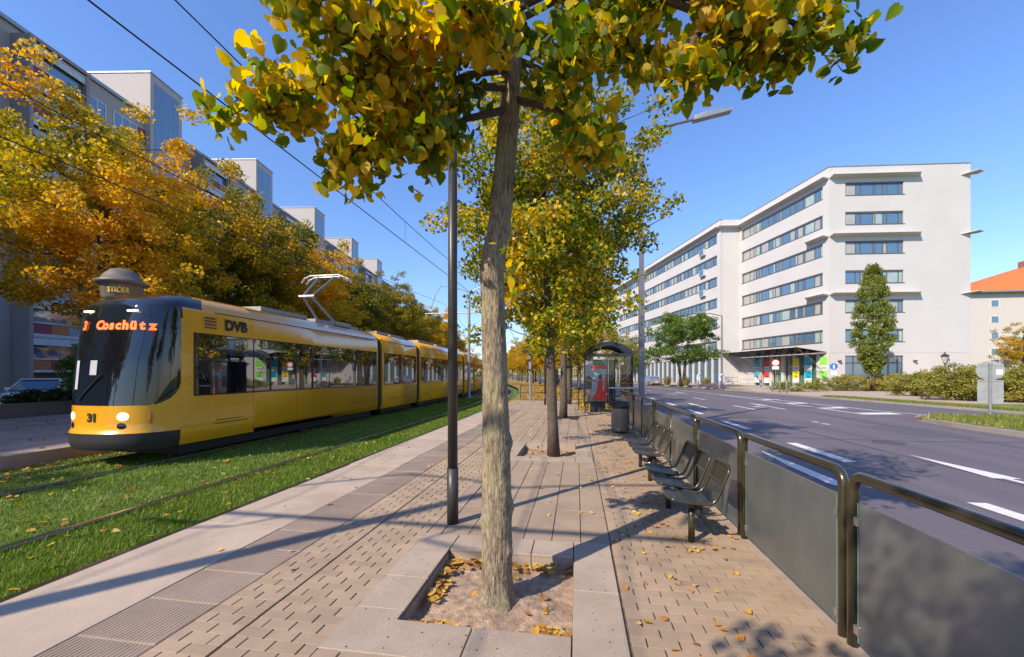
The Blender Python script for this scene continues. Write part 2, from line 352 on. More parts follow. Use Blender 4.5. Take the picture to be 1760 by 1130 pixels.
# platform body and its pieces
platform = MB().box(-4.16, -14, -.46, 1.74, 18.9, -.15).obj('platform', M['concrete']); tag(platform, kind='structure')
mb = MB()
for (a, b, c, d) in ((-4.16, -14, -1.2, 18.9), (-.03, -14, 1.74, 18.9), (-1.2, -14, -.03, 2.62), (-1.2, 3.76, -.03, 8.2), (-1.2, 9.6, -.03, 18.9)):
    mb.poly([(a, b, -.016), (c, b, -.016), (c, d, -.016), (a, d, -.016)])
mb.obj('joint_sand', M['joint'], platform)
PY1 = 18.9
def piece_mesh(name, w, l, h=.05, b=.004, m=None):
    me = MB().box(0, 0, -h, w, l, 0, b).mesh(name); me.materials.append(m); return me
def put(name, me, x, y, z, parent, rz=0):
    o = bpy.data.objects.new(name, me); COL.objects.link(o); o.location = (x, y, z); o.rotation_euler = (random.gauss(0, .0025), random.gauss(0, .0025), rz); o.parent = parent; return o
# pale concrete edge strip, in 3 m slabs
me_c = piece_mesh('edge_slab', .985, 2.99, .06, .004, M['concrete'])
for k in range(11): put('edge_slab', me_c, -4.17, -14 + 3 * k, 0, platform)
# ribbed guide slabs
mb = MB().box(0, 0, -.05, .59, .448, -.004, .003)
for k in range(19): mb.box(.012 + k * .0305, .012, -.004, .028 + k * .0305, .436, -.0015)
me_t = mb.mesh('guide_slab'); me_t.materials.append(M['tactile'])
for k in range(44): put('guide_slab', me_t, -3.18, -.55 + .45 * k, random.gauss(0, .001), platform)
# brick pavers
me_b = piece_mesh('paver', .189, .0988, .05, .0016, M['paver']); me_h = piece_mesh('paver_half', .09, .0988, .05, .0016, M['paver'])
pits = [(-1.20, -.03, 2.62, 3.76), (-1.20, -.03, 8.2, 9.6)]
bricks = []
def field(x0, x1, y0, y1, skip=None):
    r = 0; y = y0
    while y + .1 <= y1 + 1e-6:
        x = x0 + (0 if r % 2 else -.1)
        while x < x1 - .02:
            a, b = max(x, x0), min(x + .2, x1)
            if b - a > .05 and not (skip and skip(a, y)): bricks.append((a, y, b - a > .15))
            x += .2
        y += .1; r += 1
field(-2.575, -2.18, -.2, 18.8); field(-2.165, -1.575, -.2, 18.8)
field(.332, 1.745, -.2, 18.8)
def inview(x, y):
    Z = -x * SP + y * CP
    if Z < .3: return False
    px = PX0 + FOC * (x * CP + y * SP) / Z; py = HOR + FOC * EYE / Z
    return -20 < px < 1780 and py < 1150
bricks.sort(key=lambda q: (0 if inview(q[0], q[1]) else 1, q[0] ** 2 + q[1] ** 2))
for x, y, full in bricks[:300]:
    put('paver', me_b if full else me_h, x + .0055, y + .0006, random.gauss(0, .0009), platform)
mb = MB()
for x, y, full in bricks[300:]:
    z = random.gauss(0, .0009); mb.box(x + .0055, y + .0006, -.05, x + (.1945 if full else .0955), y + .0994, z, .0016)
mb.obj('more_pavers', M['paver_far'], platform, kind='stuff')
# long slabs between the tree pits
me_s = {}
def slab(x, y, w, l, m='slab', z=0.0, h=.06):
    k = (round(w, 3), round(l, 3), m)
    if k not in me_s: me_s[k] = piece_mesh('slab', w - .008, l - .006, h, .004, M[m])
    put('slab' if m == 'slab' else 'pit_slab', me_s[k], x + .004, y + .003, z + random.gauss(0, .0015), platform)
cols = [.33 - .29 * k for k in range(7)]
for (y0, y1) in ((-.8, 2.27), (4.10, 7.85), (9.98, 18.8)):
    n = max(1, round((y1 - y0) / .9)); l = (y1 - y0) / n
    for ci in range(6):
        for k in range(n): slab(cols[ci + 1], y0 + k * l, .29, l)
    for k in range(n): slab(-1.57, y0 + k * l, .16, l)
for (xa, xb, ya, yb) in pits:
    o = .345
    n = 4; l = (yb - ya + 2 * o) / n
    for k in range(n): slab(xa - o - .03, ya - o + k * l, .37, l, 'granite', .004, .13)
    l2 = (yb - ya + 2 * o) / 2
    for k in range(2): slab(xb, ya - o + k * l2, .35, l2, 'granite', .004, .13)
    for k, (a, b) in enumerate(((xa - .02, xa + .52), (xa + .52, xb))): slab(a, ya - o, b - a, o, 'granite', .006, .13)
    for k, (a, b) in enumerate(((xa, xa + .38), (xa + .38, xa + .78), (xa + .78, xb))): slab(a, yb, b - a, o, 'granite', .004, .13)
    # soil
    nx = 60; V = []; F = []
    for j in range(nx):
        for i in range(nx):
            x = xa - .01 + (xb - xa + .02) * i / (nx - 1); y = ya - .01 + (yb - ya + .02) * j / (nx - 1)
            d = math.hypot(x + .61, y - (3.1 if ya < 5 else 8.75))
            V.append((x, y, -.115 + .05 * math.exp(-(d / .3) ** 2) + .012 * math.sin(9 * x + 3 * y) * math.sin(7 * y) + random.gauss(0, .0045)))
    F = [(j * nx + i, j * nx + i + 1, (j + 1) * nx + i + 1, (j + 1) * nx + i) for j in range(nx - 1) for i in range(nx - 1)]
    o2 = link('soil', npmesh('soil', V, F, True), platform, M['soil'])
# platform ends in a paved ramp, then the median lawn with its carpet of leaves
strip('ramp_paving', lambda y: -4.1 + (y - 18.9) * .06, lambda y: .1 + (y - 18.9) * -.02, [18.9, 20.5, 22, 24, 25.6], -.004, M['slab'], thick=.3)
strip('median_lawn', lambda y: -4.05 + tb(y), lambda y: 1.95 + bend(y), [18.9, 22, 25, 28, 31, 34, 38, 42, 46, 50, 56, 62, 70, 80, 95, 110, 130, 160, 200, 260], -.06, plain('leafy_lawn', (.30, .20, .05), .95, var=.3, vs=1.1, bump=1, bs=60, col2=(.16, .17, .035)))
# near kerb: separate stones
kerb = MB().box(1.76, -14, -.4, 1.97, 19, -.2).obj('kerb', M['kerb']); tag(kerb, kind='structure')
me_k = piece_mesh('kerb_stone', .235, .99, .3, .012, M['kerb'])
for k in range(34): put('kerb_stone', me_k, 1.755, -14 + k, 0.0, kerb)
# road
FK = [(-14, 21.0), (5, 20.3), (21, 19.4), (33.5, 17.6), (46, 16.3), (62, 13.5), (260, 13.5 - .244 * 198)]
def interp(T, y):
    for (a, b), (c, d) in zip(T, T[1:]):
        if y <= c: return b + (d - b) * (y - a) / (c - a)
    return T[-1][1]
farx = lambda y: interp(FK, y)
YR = [-14, -6, 0, 6, 12, 18, 21, 25, 28, 31, 33.5, 36, 40, 46, 50, 56, 62, 70, 80, 95, 110, 130, 160, 200, 260]
road = strip('road', lambda y: 1.99 + bend(y), farx, YR, RZ, M['asphalt'])
strip('near_gutter', lambda y: 2.0 + bend(y), lambda y: 2.32 + bend(y), YR, RZ + .004, M['asphalt_old'], parent=road)
# painted markings, each its own sheet
def mark(pts, name='lane_dash', dz=.008): 
    MB().poly([(x, y, RZ + dz) for x, y in pts]).obj(name, M['paint'], road)
def dash(x0, y0, x1, y1, w, name='lane_dash'):
    d = math.hypot(x1 - x0, y1 - y0); nx, ny = (y1 - y0) / d * w / 2, -(x1 - x0) / d * w / 2
    mark([(x0 - nx, y0 - ny), (x0 + nx, y0 + ny), (x1 + nx, y1 + ny), (x1 - nx, y1 - ny)], name)
for k in range(-1, 13):
    y = 9.25 + 4.95 * k; dash(5.48 + bend(y), y, 5.48 + bend(y + 2.3), y + 2.3, .25)
for (y0, y1) in ((21.7, 24.6), (29.6, 32.0), (15.9, 16.2), (16.55, 16.8), (36, 39), (44, 47), (52, 55)):
    dash(8.78 + bend(y0), y0, 8.70 + bend(y1), y1, .14)
for k in range(30):                     # solid centre line
    y = 8 + 4 * k; 
    if y > 17: dash(12.45 + bend(y), y - .02, 12.45 + bend(y + 4), y + 4, .14, 'centre_line')
for (y0, x0, y1, x1) in ((19.4, 15.2, 22.4, 14.3), (22.4, 14.3, 26.7, 13.9), (26.7, 13.9, 33, 13.1), (33, 13.1, 37, 12.1)):
    dash(x0, y0, x1, y1, .14, 'centre_line')
for (px, py) in ((1306, 687.5), (1359, 693.7), (1426, 701.8), (1511, 712)):
    x, y, _ = G(px, py, RZ); w = .35 if y > 26 else .42
    a, b = 12.6, 13.95 + (.25 if y < 22 else -.2 if y > 27 else 0)
    mark([(a, y - w), (b, y - w + .35), (b, y + w + .35), (a, y + w)], 'hatch_block')
def arrow(x, y, L, side=0, name='lane_arrow'):
    y0 = y; w = .12
    mark([(x - w / 2, y0), (x + w / 2, y0), (x + w / 2, y0 + L * .55), (x - w / 2, y0 + L * .55)], name)
    mark([(x - .21, y0 + L * .55 + .004), (x + .21, y0 + L * .55 + .004), (x, y0 + L)], name)
    if side:
        mark([(x + side * w / 2, y0 + .5), (x + side * .62, y0 + 1.15), (x + side * .62, y0 + 1.32), (x + side * w / 2, y0 + .72)][::side], name, .012)
        mark([(x + side * .62, y0 + .9), (x + side * 1.05, y0 + 1.6), (x + side * .62, y0 + 1.72)][::side], name, .016)
arrow(7.25, 5.6, 4.7); arrow(6.7, 22.1, 4.4); arrow(10.35, 22.3, 4.6, -1); mark([(4.06, 7.32), (4.12, 7.22), (4.22, 7.22), (4.30, 7.36), (4.30, 8.6), (4.24, 10.2), (4.20, 10.2), (4.06, 8.6)], 'lane_arrow'); arrow(6.2, 38, 4.4); arrow(9.6, 38, 4.4, -1)
for (pts, w) in (([(7.05, -8), (7.1, 6), (7.0, 14), (7.12, 24)], .035), ([(3.75, 2), (3.8, 9), (3.7, 18), (3.8, 25)], .03), ([(10.6, -5), (10.55, 9), (10.7, 21)], .03), ([(2.4, 12.2), (5.1, 12.5), (8.7, 12.35), (12.2, 12.6)], .03)):
    for (a, b) in zip(pts, pts[1:]):
        d = math.hypot(b[0] - a[0], b[1] - a[1]); nx, ny = (b[1] - a[1]) / d * w / 2, -(b[0] - a[0]) / d * w / 2
        MB().poly([(a[0] - nx, a[1] - ny, RZ + .005), (a[0] + nx, a[1] + ny, RZ + .005), (b[0] + nx, b[1] + ny, RZ + .005), (b[0] - nx, b[1] - ny, RZ + .005)]).obj('tar_seam', plain('tar', (.035, .033, .036), .45), road)
for (x, y, w, l) in ((9.6, 13.2, 1.6, 2.6), (6.3, 17.5, 1.3, 3.4), (3.0, 20, 1.0, 4.0)):
    MB().poly([(x, y, RZ + .003), (x + w, y + .1, RZ + .003), (x + w, y + l, RZ + .003), (x, y + l, RZ + .003)]).obj('asphalt_patch', plain('patch_asphalt', (.105, .095, .10), .8, var=.25, vs=40), road)
for (x, y) in ((8.0, 12.0), (4.4, 19.0)):
    MB().lathe((x, y, RZ - .01), [(.33, 0), (.33, .019)], 24).obj('manhole_cover', plain('cast_iron', (.10, .085, .075), .5, metal=.4, var=.3, vs=30), road)
# traffic island with a kerb and rough grass
IS = [(12.75, 17.7), (13.4, 18.6), (14.6, 19.2), (16.0, 19.3), (16.4, 12), (16.6, -14), (12.3, -14), (12.35, 13.6), (12.42, 15.8)]
mb = MB(); mb.prism([(x, y, RZ - .05) for x, y in IS], (0, 0, .20)); island = mb.obj('traffic_island', M['kerb'], kind='structure')
cxi, cyi = 14.3, 6
sheet('island_lawn', [(x + (cxi - x) * .10, y + (cyi - y) * .055) for x, y in IS], RZ + .16, M['lawn_lit'])
# far side: kerb, verge, path, second verge, pavement
kerb2 = strip('far_kerb', lambda y: farx(y), lambda y: farx(y) + .18, YR, 0.0, M['kerb'], thick=.3)
YF = [-14, 5, 21, 28, 33.5]
strip('verge', lambda y: farx(y) + .18, lambda y: farx(y) + 1.5, YF, -.01, M['lawn_lit'], thick=.2)
strip('cycle_path', lambda y: farx(y) + 1.5, lambda y: farx(y) + 3.1, YF, -.02, M['slab'], thick=.2)
strip('inner_verge', lambda y: farx(y) + 3.1, lambda y: farx(y) + 14, [-14, 5, 21, 27], -.03, M['lawn_lit'], thick=.2)
strip('far_pavement', lambda y: farx(y) + (.18 if y > 33.4 else 3.1), lambda y: farx(y) + 26, [27, 31, 33.5, 40, 46, 54, 62, 80, 110, 160], -.03, M['concrete'], thick=.2)
strip('planting_strip', lambda y: farx(y) + .2, lambda y: farx(y) + 2.0, [46.5, 50, 56, 62, 80, 110, 160], .01, M['lawn_lit'], thick=.2)
# left side: opposite platform, path, low wall, car park
strip('opposite_platform', lambda y: -21.0 + tb(y), lambda y: -11.5 + tb(y), YS, 0.0, plain('worn_paving', (.36, .30, .26), .9, var=.25, vs=.9, bump=.4, bs=70), thick=.5)
strip('car_park', lambda y: -36.0, lambda y: -21.3 + tb(y), YS[:18], -.02, M['asphalt_old'])
wall = strip('garden_wall', lambda y: -21.5 + tb(y), lambda y: -21.1 + tb(y), [-6, 0, 6, 12, 18, 25], .52, stone('old_wall', (.20, .17, .15), .3, 0), thick=.7)
del wall['kind']; tag(wall, 'low grey concrete garden wall behind the opposite tram platform', 'wall')
# ------------------------------------------------------------------ foliage helpers
def basis(n, down=0.0, upn=.6, r=rng):
    a = r.normal(size=(n, 3)); a[:, 2] -= down; a /= np.linalg.norm(a, axis=1)[:, None]
    nn = r.normal(size=(n, 3)); nn[:, 2] += upn; nn -= a * (nn * a).sum(1)[:, None]; nn /= np.linalg.norm(nn, axis=1)[:, None]
    return a, np.cross(a, nn), nn
T_DIAMOND = (np.array([(0, -.5, 0), (.42, -.05, .10), (0, .5, -.05), (-.42, -.05, .10)]), np.array([(0, 1, 2, 3)]))
def heart():
    pts = [(0, -.40, 0), (.20, -.50, .05), (.42, -.34, .10), (.47, -.05, .11), (.33, .22, .06), (0, .62, -.10), (-.33, .22, .06), (-.47, -.05, .11), (-.42, -.34, .10), (-.20, -.50, .05), (0, .05, -.02)]
    F = [(10, 0, 1, 2), (10, 2, 3, 4), (10, 4, 5, 5), (10, 5, 6, 6), (10, 6, 7, 8), (10, 8, 9, 0)]
    F = [(10, 0, 1), (10, 1, 2), (10, 2, 3), (10, 3, 4), (10, 4, 5), (10, 5, 6), (10, 6, 7), (10, 7, 8), (10, 8, 9), (10, 9, 0)]
    return np.array(pts), np.array(F)
T_HEART = heart()
def maple():
    pts = [(0, -.45, 0), (.45, -.30, .08), (.30, -.02, .04), (.50, .22, .06), (.16, .22, 0), (0, .55, -.06), (-.16, .22, 0), (-.50, .22, .06), (-.30, -.02, .04), (-.45, -.30, .08)]
    F = [(0, 1, 2, 8), (8, 9, 0, 0)]
    return np.array([(0, -.45, 0), (.50, .05, .10), (0, .5, -.05), (-.50, .05, .10)]), np.array([(0, 1, 2, 3)])
def place(tmpl, C, a, b, n, size):
    T, F = tmpl; k = len(T); N = len(C); cu = np.random.default_rng(N).uniform(-.8, 2.0, N)
    V = C[:, None, :] + size[:, None, None] * (T[None, :, 0, None] * b[:, None, :] + T[None, :, 1, None] * a[:, None, :] + T[None, :, 2, None] * cu[:, None, None] * n[:, None, :])
    FF = (F[None] + (np.arange(N) * k)[:, None, None]).reshape(-1, F.shape[1])
    return V.reshape(-1, 3), FF
def envelope(n, c, rad, seed, lump=.25, lo=.35, zmin=None):
    r = np.random.default_rng(seed); out = []
    ph = r.uniform(0, 6.28, (6,)); fr = r.uniform(1.5, 4, (6,))
    while len(out) < n:
        d = r.normal(size=3); d /= np.linalg.norm(d); u = lo + (1 - lo) * r.random() ** .6
        th = math.atan2(d[1], d[0])
        k = 1 + lump * (math.sin(fr[0] * th + ph[0]) * math.sin(fr[1] * d[2] * 2 + ph[1]) + .6 * math.sin(fr[2] * 2 * th + ph[2] + 3 * d[2]))
        p = np.array(c) + d * np.array(rad) * u * k
        if zmin is None or p[2] > zmin: out.append(p)
    return np.array(out)
def wood(trunk, clumps, r0, seed, mb=None, seg=5, twig=.012, attach_from=.35, curve=.25):
    """trunk: list of points; every clump hangs on the nearest point of the growing branch net"""
    r = np.random.default_rng(seed); mb = mb or MB(); mb.smooth = True
    nodes = [np.array(p) for i, p in enumerate(trunk) if i >= len(trunk) * attach_from]; dep = [0] * len(nodes)
    ax = np.array(trunk[-1])
    order = np.argsort([min(np.linalg.norm(c - p) for p in nodes) for c in clumps])
    for i in order:
        c = clumps[i]; N = np.array(nodes)
        d = np.linalg.norm(N - c, axis=1) + np.where(N[:, 2] > c[2] - .1, .8 * (N[:, 2] - c[2] + .1), 0) + np.array(dep) * .04
        j = int(np.argmin(d)); s = N[j]; L = np.linalg.norm(c - s)
        if L < .05: continue
        m = s + (c - s) * .5 + r.normal(size=3) * .10 * L + np.array([0, 0, curve * .3 * L])
        rr = max(twig, r0 * .30 * (.72 ** dep[j])) 
        rr = min(rr, .02 + L * .035)
        mb.tube([s, (s * .55 + m * .45) + r.normal(size=3) * .04 * L, m, (m + c) / 2 + r.normal(size=3) * .04 * L, c], [rr, rr * .85, rr * .68, rr * .5, twig * .5], seg, False)
        for q in (s * .5 + m * .5, m, (m + c) / 2, c): nodes.append(q); dep.append(dep[j] + 1)
    return mb
def clump_leaves(clumps, per, spread, size, seed, tmpl=T_DIAMOND, down=.4, upn=.7, flat=.7):
    r = np.random.default_rng(seed); n = len(clumps) * per
    C = np.repeat(np.asarray(clumps), per, axis=0)
    off = r.normal(size=(n, 3)); off /= np.maximum(np.linalg.norm(off, axis=1)[:, None], 1e-6); off *= (r.random(n) ** .45)[:, None] * spread; off[:, 2] *= flat
    a, b, nn = basis(n, down, upn, r)
    return place(tmpl, C + off, a, b, nn, size * r.uniform(.65, 1.25, n))
def trunk_mesh(path, radii, name, m, parent, seg=14, rough=.04, seed=1):
    r = np.random.default_rng(seed); mb = MB(); mb.smooth = True
    mb.tube(path, radii, seg)
    V = np.array(mb.v); V += r.normal(size=V.shape) * rough * .1
    mb.v = [tuple(v) for v in V]
    return mb.obj(name, m, parent)
def make_tree(seed, h, tr, zc, rad, nclump, per, spread, leaf, bark, leafm, zmin, lean=(0, 0), tmpl=T_DIAMOND, lo=.35, lump=.25, down=.4, name='tree'):
    r = np.random.default_rng(seed)
    n = 12; path = []; x = y = 0
    for i in range(n):
        t = i / (n - 1); path.append((lean[0] * t + .06 * math.sin(3 * t + seed) * h * .08, lean[1] * t + .06 * math.cos(4 * t + seed) * h * .08 - .06 * math.cos(seed) * h * .08 * (1 - t), h * .86 * t))
    path = [(p[0] - path[0][0], p[1] - path[0][1], p[2]) for p in path]
    radii = [tr * (1.25 if i == 0 else 1) * (1 - .8 * (i / (n - 1)) ** 1.2) + .01 for i in range(n)]
    mb = MB(); mb.smooth = True; mb.tube(path, radii, 10)
    cl = envelope(nclump, (lean[0] * .6, lean[1] * .6, zc), rad, seed, lump, lo, zmin)
    wood(path, cl[::2], tr, seed + 1, mb)
    tm = mb.mesh(name + '_trunk'); tm.materials.append(bark)
    V, F = clump_leaves(cl, per, spread, leaf, seed + 2, tmpl, down)
    cm = npmesh(name + '_crown', V, F); cm.materials.append(leafm)
    return tm, cm
def put_tree(meshes, name, label, loc, rz=0, s=1.0, group=None, leafm=None, sz=None):
    t = thing(name, label, 'tree', loc, rz, group); t.scale = (s, s, sz or s)
    link('trunk', meshes[0], t); c = link('crown', meshes[1], t)
    if leafm:
        c.material_slots[0].link = 'OBJECT'; c.material_slots[0].material = leafm
    return t
ORD = ['first', 'second', 'third', 'fourth', 'fifth', 'sixth', 'seventh', 'eighth', 'ninth', 'tenth', 'eleventh', 'twelfth', 'thirteenth', 'fourteenth', 'fifteenth', 'sixteenth']
# ---------------- the near linden (tree > trunk, crown > leaf)
t1 = thing('linden_tree', 'large near linden with grey bark and yellow green leaves in the front tree pit', 'tree', (-.61, 3.12, -.10))
def noise1(r, n): return r.normal(size=n)
r1 = np.random.default_rng(5)
ctrl = [(0, .125, -.61), (.25, .119, -.615), (1.0, .112, -.62), (1.75, .106, -.63), (2.6, .099, -.655), (3.06, .086, -.58), (3.6, .082, -.535), (4.3, .074, -.49), (5.3, .060, -.44), (6.6, .036, -.5), (7.6, .012, -.45)]
zs = np.concatenate([np.linspace(-.02, 4.4, 330), np.linspace(4.45, 7.6, 40)]); seg = 84
cz = np.array([c[0] for c in ctrl]); rr_ = np.interp(zs, cz, [c[1] for c in ctrl]); xx_ = np.interp(zs, cz, [c[2] for c in ctrl]) + .61
th = np.linspace(0, 2 * math.pi, seg, endpoint=False)
# furrowed bark: ridges that wander with height
k1 = r1.integers(9, 30, 14); ph1 = r1.uniform(0, 6.28, 14); fz = r1.uniform(-6, 6, 14); am = r1.uniform(.3, 1, 14)
ZZ, TT = np.meshgrid(zs, th, indexing='ij')
rid = sum(am[i] * np.sin(k1[i] * TT + ph1[i] + fz[i] * ZZ + 1.4 * np.sin(ZZ * (5 + i) + ph1[i])) for i in range(14)) / 5
rid = np.abs(rid) ** .7
knob = sum(.022 * np.exp(-(((TT - a + math.pi) % (2 * math.pi) - math.pi) / .28) ** 2 - ((ZZ - z) / .06) ** 2) for a, z in ((3.1, 1.0), (.05, .75), (5.9, .42), (5.2, 2.25), (4.4, 2.55), (3.3, .62), (0.1, 1.25), (5.4, 1.5), (.4, 2.9), (3.0, 3.2)))
RR = rr_[:, None] * (1 + .05 * np.sin(2 * TT + ZZ * 2)) + knob - .011 * (1 - np.clip(rid, 0, 1)) + r1.normal(size=ZZ.shape) * .0012 + (.05 * np.exp(-((ZZ + .02) / .10) ** 2) * (1 + .4 * np.sin(5 * TT)))
Vt = np.stack([xx_[:, None] + RR * np.cos(TT), RR * np.sin(TT), ZZ], -1).reshape(-1, 3)
ii = np.arange(len(zs) - 1)[:, None] * seg; jj = np.arange(seg)[None]
Ft = np.stack([ii + jj, ii + (jj + 1) % seg, ii + seg + (jj + 1) % seg, ii + seg + jj], -1).reshape(-1, 4)
link('trunk', npmesh('trunk', Vt, Ft, True), t1, M['bark'])
# boughs: (pixel path with distances) -> places in the crown
def W(px, py, t):
    p = AZ(px, py, t); return np.array(p) - np.array((-.61, 3.12, -.10))
bough_specs = [                                # path (pixel direction, distance), clusters, scatter, yellowing
    ([(868, 75, 3.1), (790, 70, 2.95), (700, 110, 2.8), (600, 140, 2.65), (500, 160, 2.55), (405, 168, 2.5)], 30, .075, 1),
    ([(866, 150, 3.1), (790, 150, 2.9), (700, 195, 2.75), (630, 240, 2.7), (585, 285, 2.65)], 26, .08, 1),
    ([(870, 20, 3.1), (770, -30, 2.7), (680, 10, 2.55), (590, 25, 2.45), (520, 10, 2.4)], 22, .09, 1),
    ([(868, 40, 3.1), (800, 30, 2.8), (720, 60, 2.6), (640, 80, 2.5)], 20, .09, 1),
    ([(866, 120, 3.1), (800, 130, 2.9), (740, 160, 2.8), (690, 220, 2.75)], 20, .10, 0),
    ([(880, 20, 3.1), (980, -30, 3.0), (1120, -10, 2.8), (1290, 10, 2.65), (1390, 50, 2.55), (1480, 60, 2.5)], 30, .08, 0),
    ([(1120, -10, 2.8), (1220, 30, 2.75), (1290, 80, 2.75), (1320, 110, 2.75)], 14, .06, 0),
    ([(1220, 30, 2.75), (1190, 75, 2.75), (1200, 115, 2.75), (1205, 140, 2.72)], 8, .04, 0),
    ([(885, 70, 3.15), (960, 50, 3.1), (1040, 60, 3.1), (1100, 95, 3.05), (1140, 105, 3.0)], 20, .09, 0),
    ([(880, 170, 3.15), (960, 190, 3.0), (1010, 240, 2.9), (1050, 250, 2.85)], 12, .08, 0),
    ([(870, 110, 3.05), (850, 50, 2.7), (820, 20, 2.4), (790, 10, 2.3)], 13, .10, 1),
    ([(880, 40, 3.2), (960, 0, 3.4), (1050, 20, 3.5), (1110, 10, 3.5)], 16, .12, 0),
    ([(866, 190, 3.05), (800, 205, 2.95), (750, 235, 2.9), (725, 270, 2.85)], 8, .05, 0),
    ([(880, 40, 3.1), (940, 70, 2.8), (990, 110, 2.65), (1020, 80, 2.6)], 14, .10, 0),
    ([(880, 100, 3.2), (930, 120, 3.3), (990, 150, 3.35)], 10, .10, 0),
]
mbw = MB(); mbw.smooth = True; cl1 = []; cl1s = []
cly = []
for path, n, sp, yl in bough_specs:
    P = [W(*q) for q in path]
    mbw.tube(P, [.025 * (1 - .8 * i / (len(P) - 1)) + .004 for i in range(len(P))], 7, False)
    for i in range(n):
        t = r1.uniform(.28, 1.0) ** .75 * (len(P) - 1); a = min(int(t), len(P) - 2); q = P[a] + (P[a + 1] - P[a]) * (t - a)
        c = q + r1.normal(size=3) * np.array((sp, sp, sp * .75)) + np.array((0, 0, -.04))
        cl1.append(c); cly.append(yl); mbw.tube([q, (q + c) / 2 + r1.normal(size=3) * .03, c], [.007, .005, .003], 4, False)
up = envelope(170, (.25, -.25, 5.9), (1.4, 1.15, 1.75), 77, .2, .15, 4.5)
wood([(0.1, 0, 4.4), (.15, 0, 5.2), (.1, 0, 6.2), (.15, 0, 7.3)], up[::2], .12, 78, mbw, attach_from=0)
mbw.obj('bough', M['bark2'], t1)
cl1 = np.array(cl1)
def leaf_set(cl, per, spread, size, seed):
    r = np.random.default_rng(seed); n = len(cl) * per
    C = np.repeat(cl, per, axis=0); o = r.normal(size=(n, 3)); o *= (spread * r.random(n) ** .5 / np.linalg.norm(o, axis=1))[:, None]; 
    a, b, nn = basis(n, 1.0, .9, r); return C + o, a, b, nn, size * r.uniform(.6, 1.2, n)
C, a, b, nn, sz = leaf_set(cl1, 26, .17, .080, 31); yl1 = np.repeat(np.array(cly), 26)
spr = np.array([W(862, 425, 2.93), W(884, 465, 2.88), W(890, 490, 2.86), W(880, 520, 2.88), W(887, 505, 2.86), W(722, 325, 2.9), W(735, 290, 2.9), W(740, 265, 2.9), W(588, 305, 2.66)])
C2, a2, b2, n2, s2 = leaf_set(spr, 5, .09, .075, 32); yl1 = np.concatenate([yl1, np.ones(len(C2), int)])
C, a, b, nn, sz = (np.concatenate(q) for q in ((C, C2), (a, a2), (b, b2), (nn, n2), (sz, s2)))
Cu, au, bu, nu, su = leaf_set(up, 30, .42, .085, 33)
off1 = np.array((-.61, 3.12, -.10)); Wd = C + off1
Zc = -Wd[:, 0] * SP + Wd[:, 1] * CP; px = PX0 + FOC * (Wd[:, 0] * CP + Wd[:, 1] * SP) / Zc; py = HOR - FOC * (Wd[:, 2] - EYE) / Zc
vis = (px > 0) & (px < 1760) & (py > 5) & (py < 700)
score = np.where(vis, sz / Zc, 0); top = np.argsort(-score)[:300]; rest = np.setdiff1d(np.arange(len(C)), top)
V1, F1 = place(T_HEART, C[rest], a[rest], b[rest], nn[rest], sz[rest]); V2, F2 = place(T_HEART, Cu, au, bu, nu, su)
crown1 = link('crown', npmesh('crown', np.concatenate([V1, V2]), np.concatenate([F1, F2 + len(V1)])), t1, [M['leaf_near'], M['leaf_near_y']])
nf = len(T_HEART[1]); crown1.data.polygons.foreach_set('material_index', np.concatenate([np.repeat(yl1[rest], nf), np.zeros(len(F2), int)]).astype(np.int32)); crown1['kind'] = 'stuff'
leaf_mes = []
for mname in ('leaf_near_obj', 'leaf_near_y_obj'):
    for curl in (-.9, .25, 1.0, 1.9):
        Tc = T_HEART[0].copy(); Tc[:, 2] = Tc[:, 2] * curl - .12 * curl * (Tc[:, 1] + .1) ** 2; q = npmesh('leaf', Tc, T_HEART[1], True); q.materials.append(M[mname]); leaf_mes.append(q)
for i in top:
    o = bpy.data.objects.new('leaf', leaf_mes[4 * int(yl1[i]) + int(i) % 4]); COL.objects.link(o); o.parent = crown1
    mt = Matrix(((b[i][0], a[i][0], nn[i][0]), (b[i][1], a[i][1], nn[i][1]), (b[i][2], a[i][2], nn[i][2]))).to_4x4(); mt.translation = Vector(C[i])
    o.matrix_local = mt @ Matrix.Scale(float(sz[i]), 4)
# ---------------- second linden and the row beyond
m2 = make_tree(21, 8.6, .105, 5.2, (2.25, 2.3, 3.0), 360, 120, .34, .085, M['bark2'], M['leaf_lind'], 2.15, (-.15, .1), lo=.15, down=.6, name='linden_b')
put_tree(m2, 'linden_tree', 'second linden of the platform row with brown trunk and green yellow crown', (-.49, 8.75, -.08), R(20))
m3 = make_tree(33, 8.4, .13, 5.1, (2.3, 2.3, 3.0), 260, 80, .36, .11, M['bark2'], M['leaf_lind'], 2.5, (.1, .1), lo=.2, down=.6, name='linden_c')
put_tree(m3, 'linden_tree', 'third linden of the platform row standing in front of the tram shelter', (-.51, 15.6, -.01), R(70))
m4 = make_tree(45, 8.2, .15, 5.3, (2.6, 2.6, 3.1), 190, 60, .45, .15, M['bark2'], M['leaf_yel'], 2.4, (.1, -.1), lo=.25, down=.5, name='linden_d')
yt = [22.8, 29.5, 36.5, 43.5, 50.5, 58, 66, 74, 83, 93, 104, 117, 132, 150]
for i, y in enumerate(yt):
    mm = M['leaf_lind'] if i < 2 else (M['leaf_yel'])
    put_tree(m4, 'linden_tree', ORD[i] + ' linden of the leaf strewn median beyond the platform end, counted from the shelter', (-.45 + bend(y), y, -.06), R(50 * i), .95 + .12 * ((i * 7) % 5) / 5, 'lindens on the median', mm)
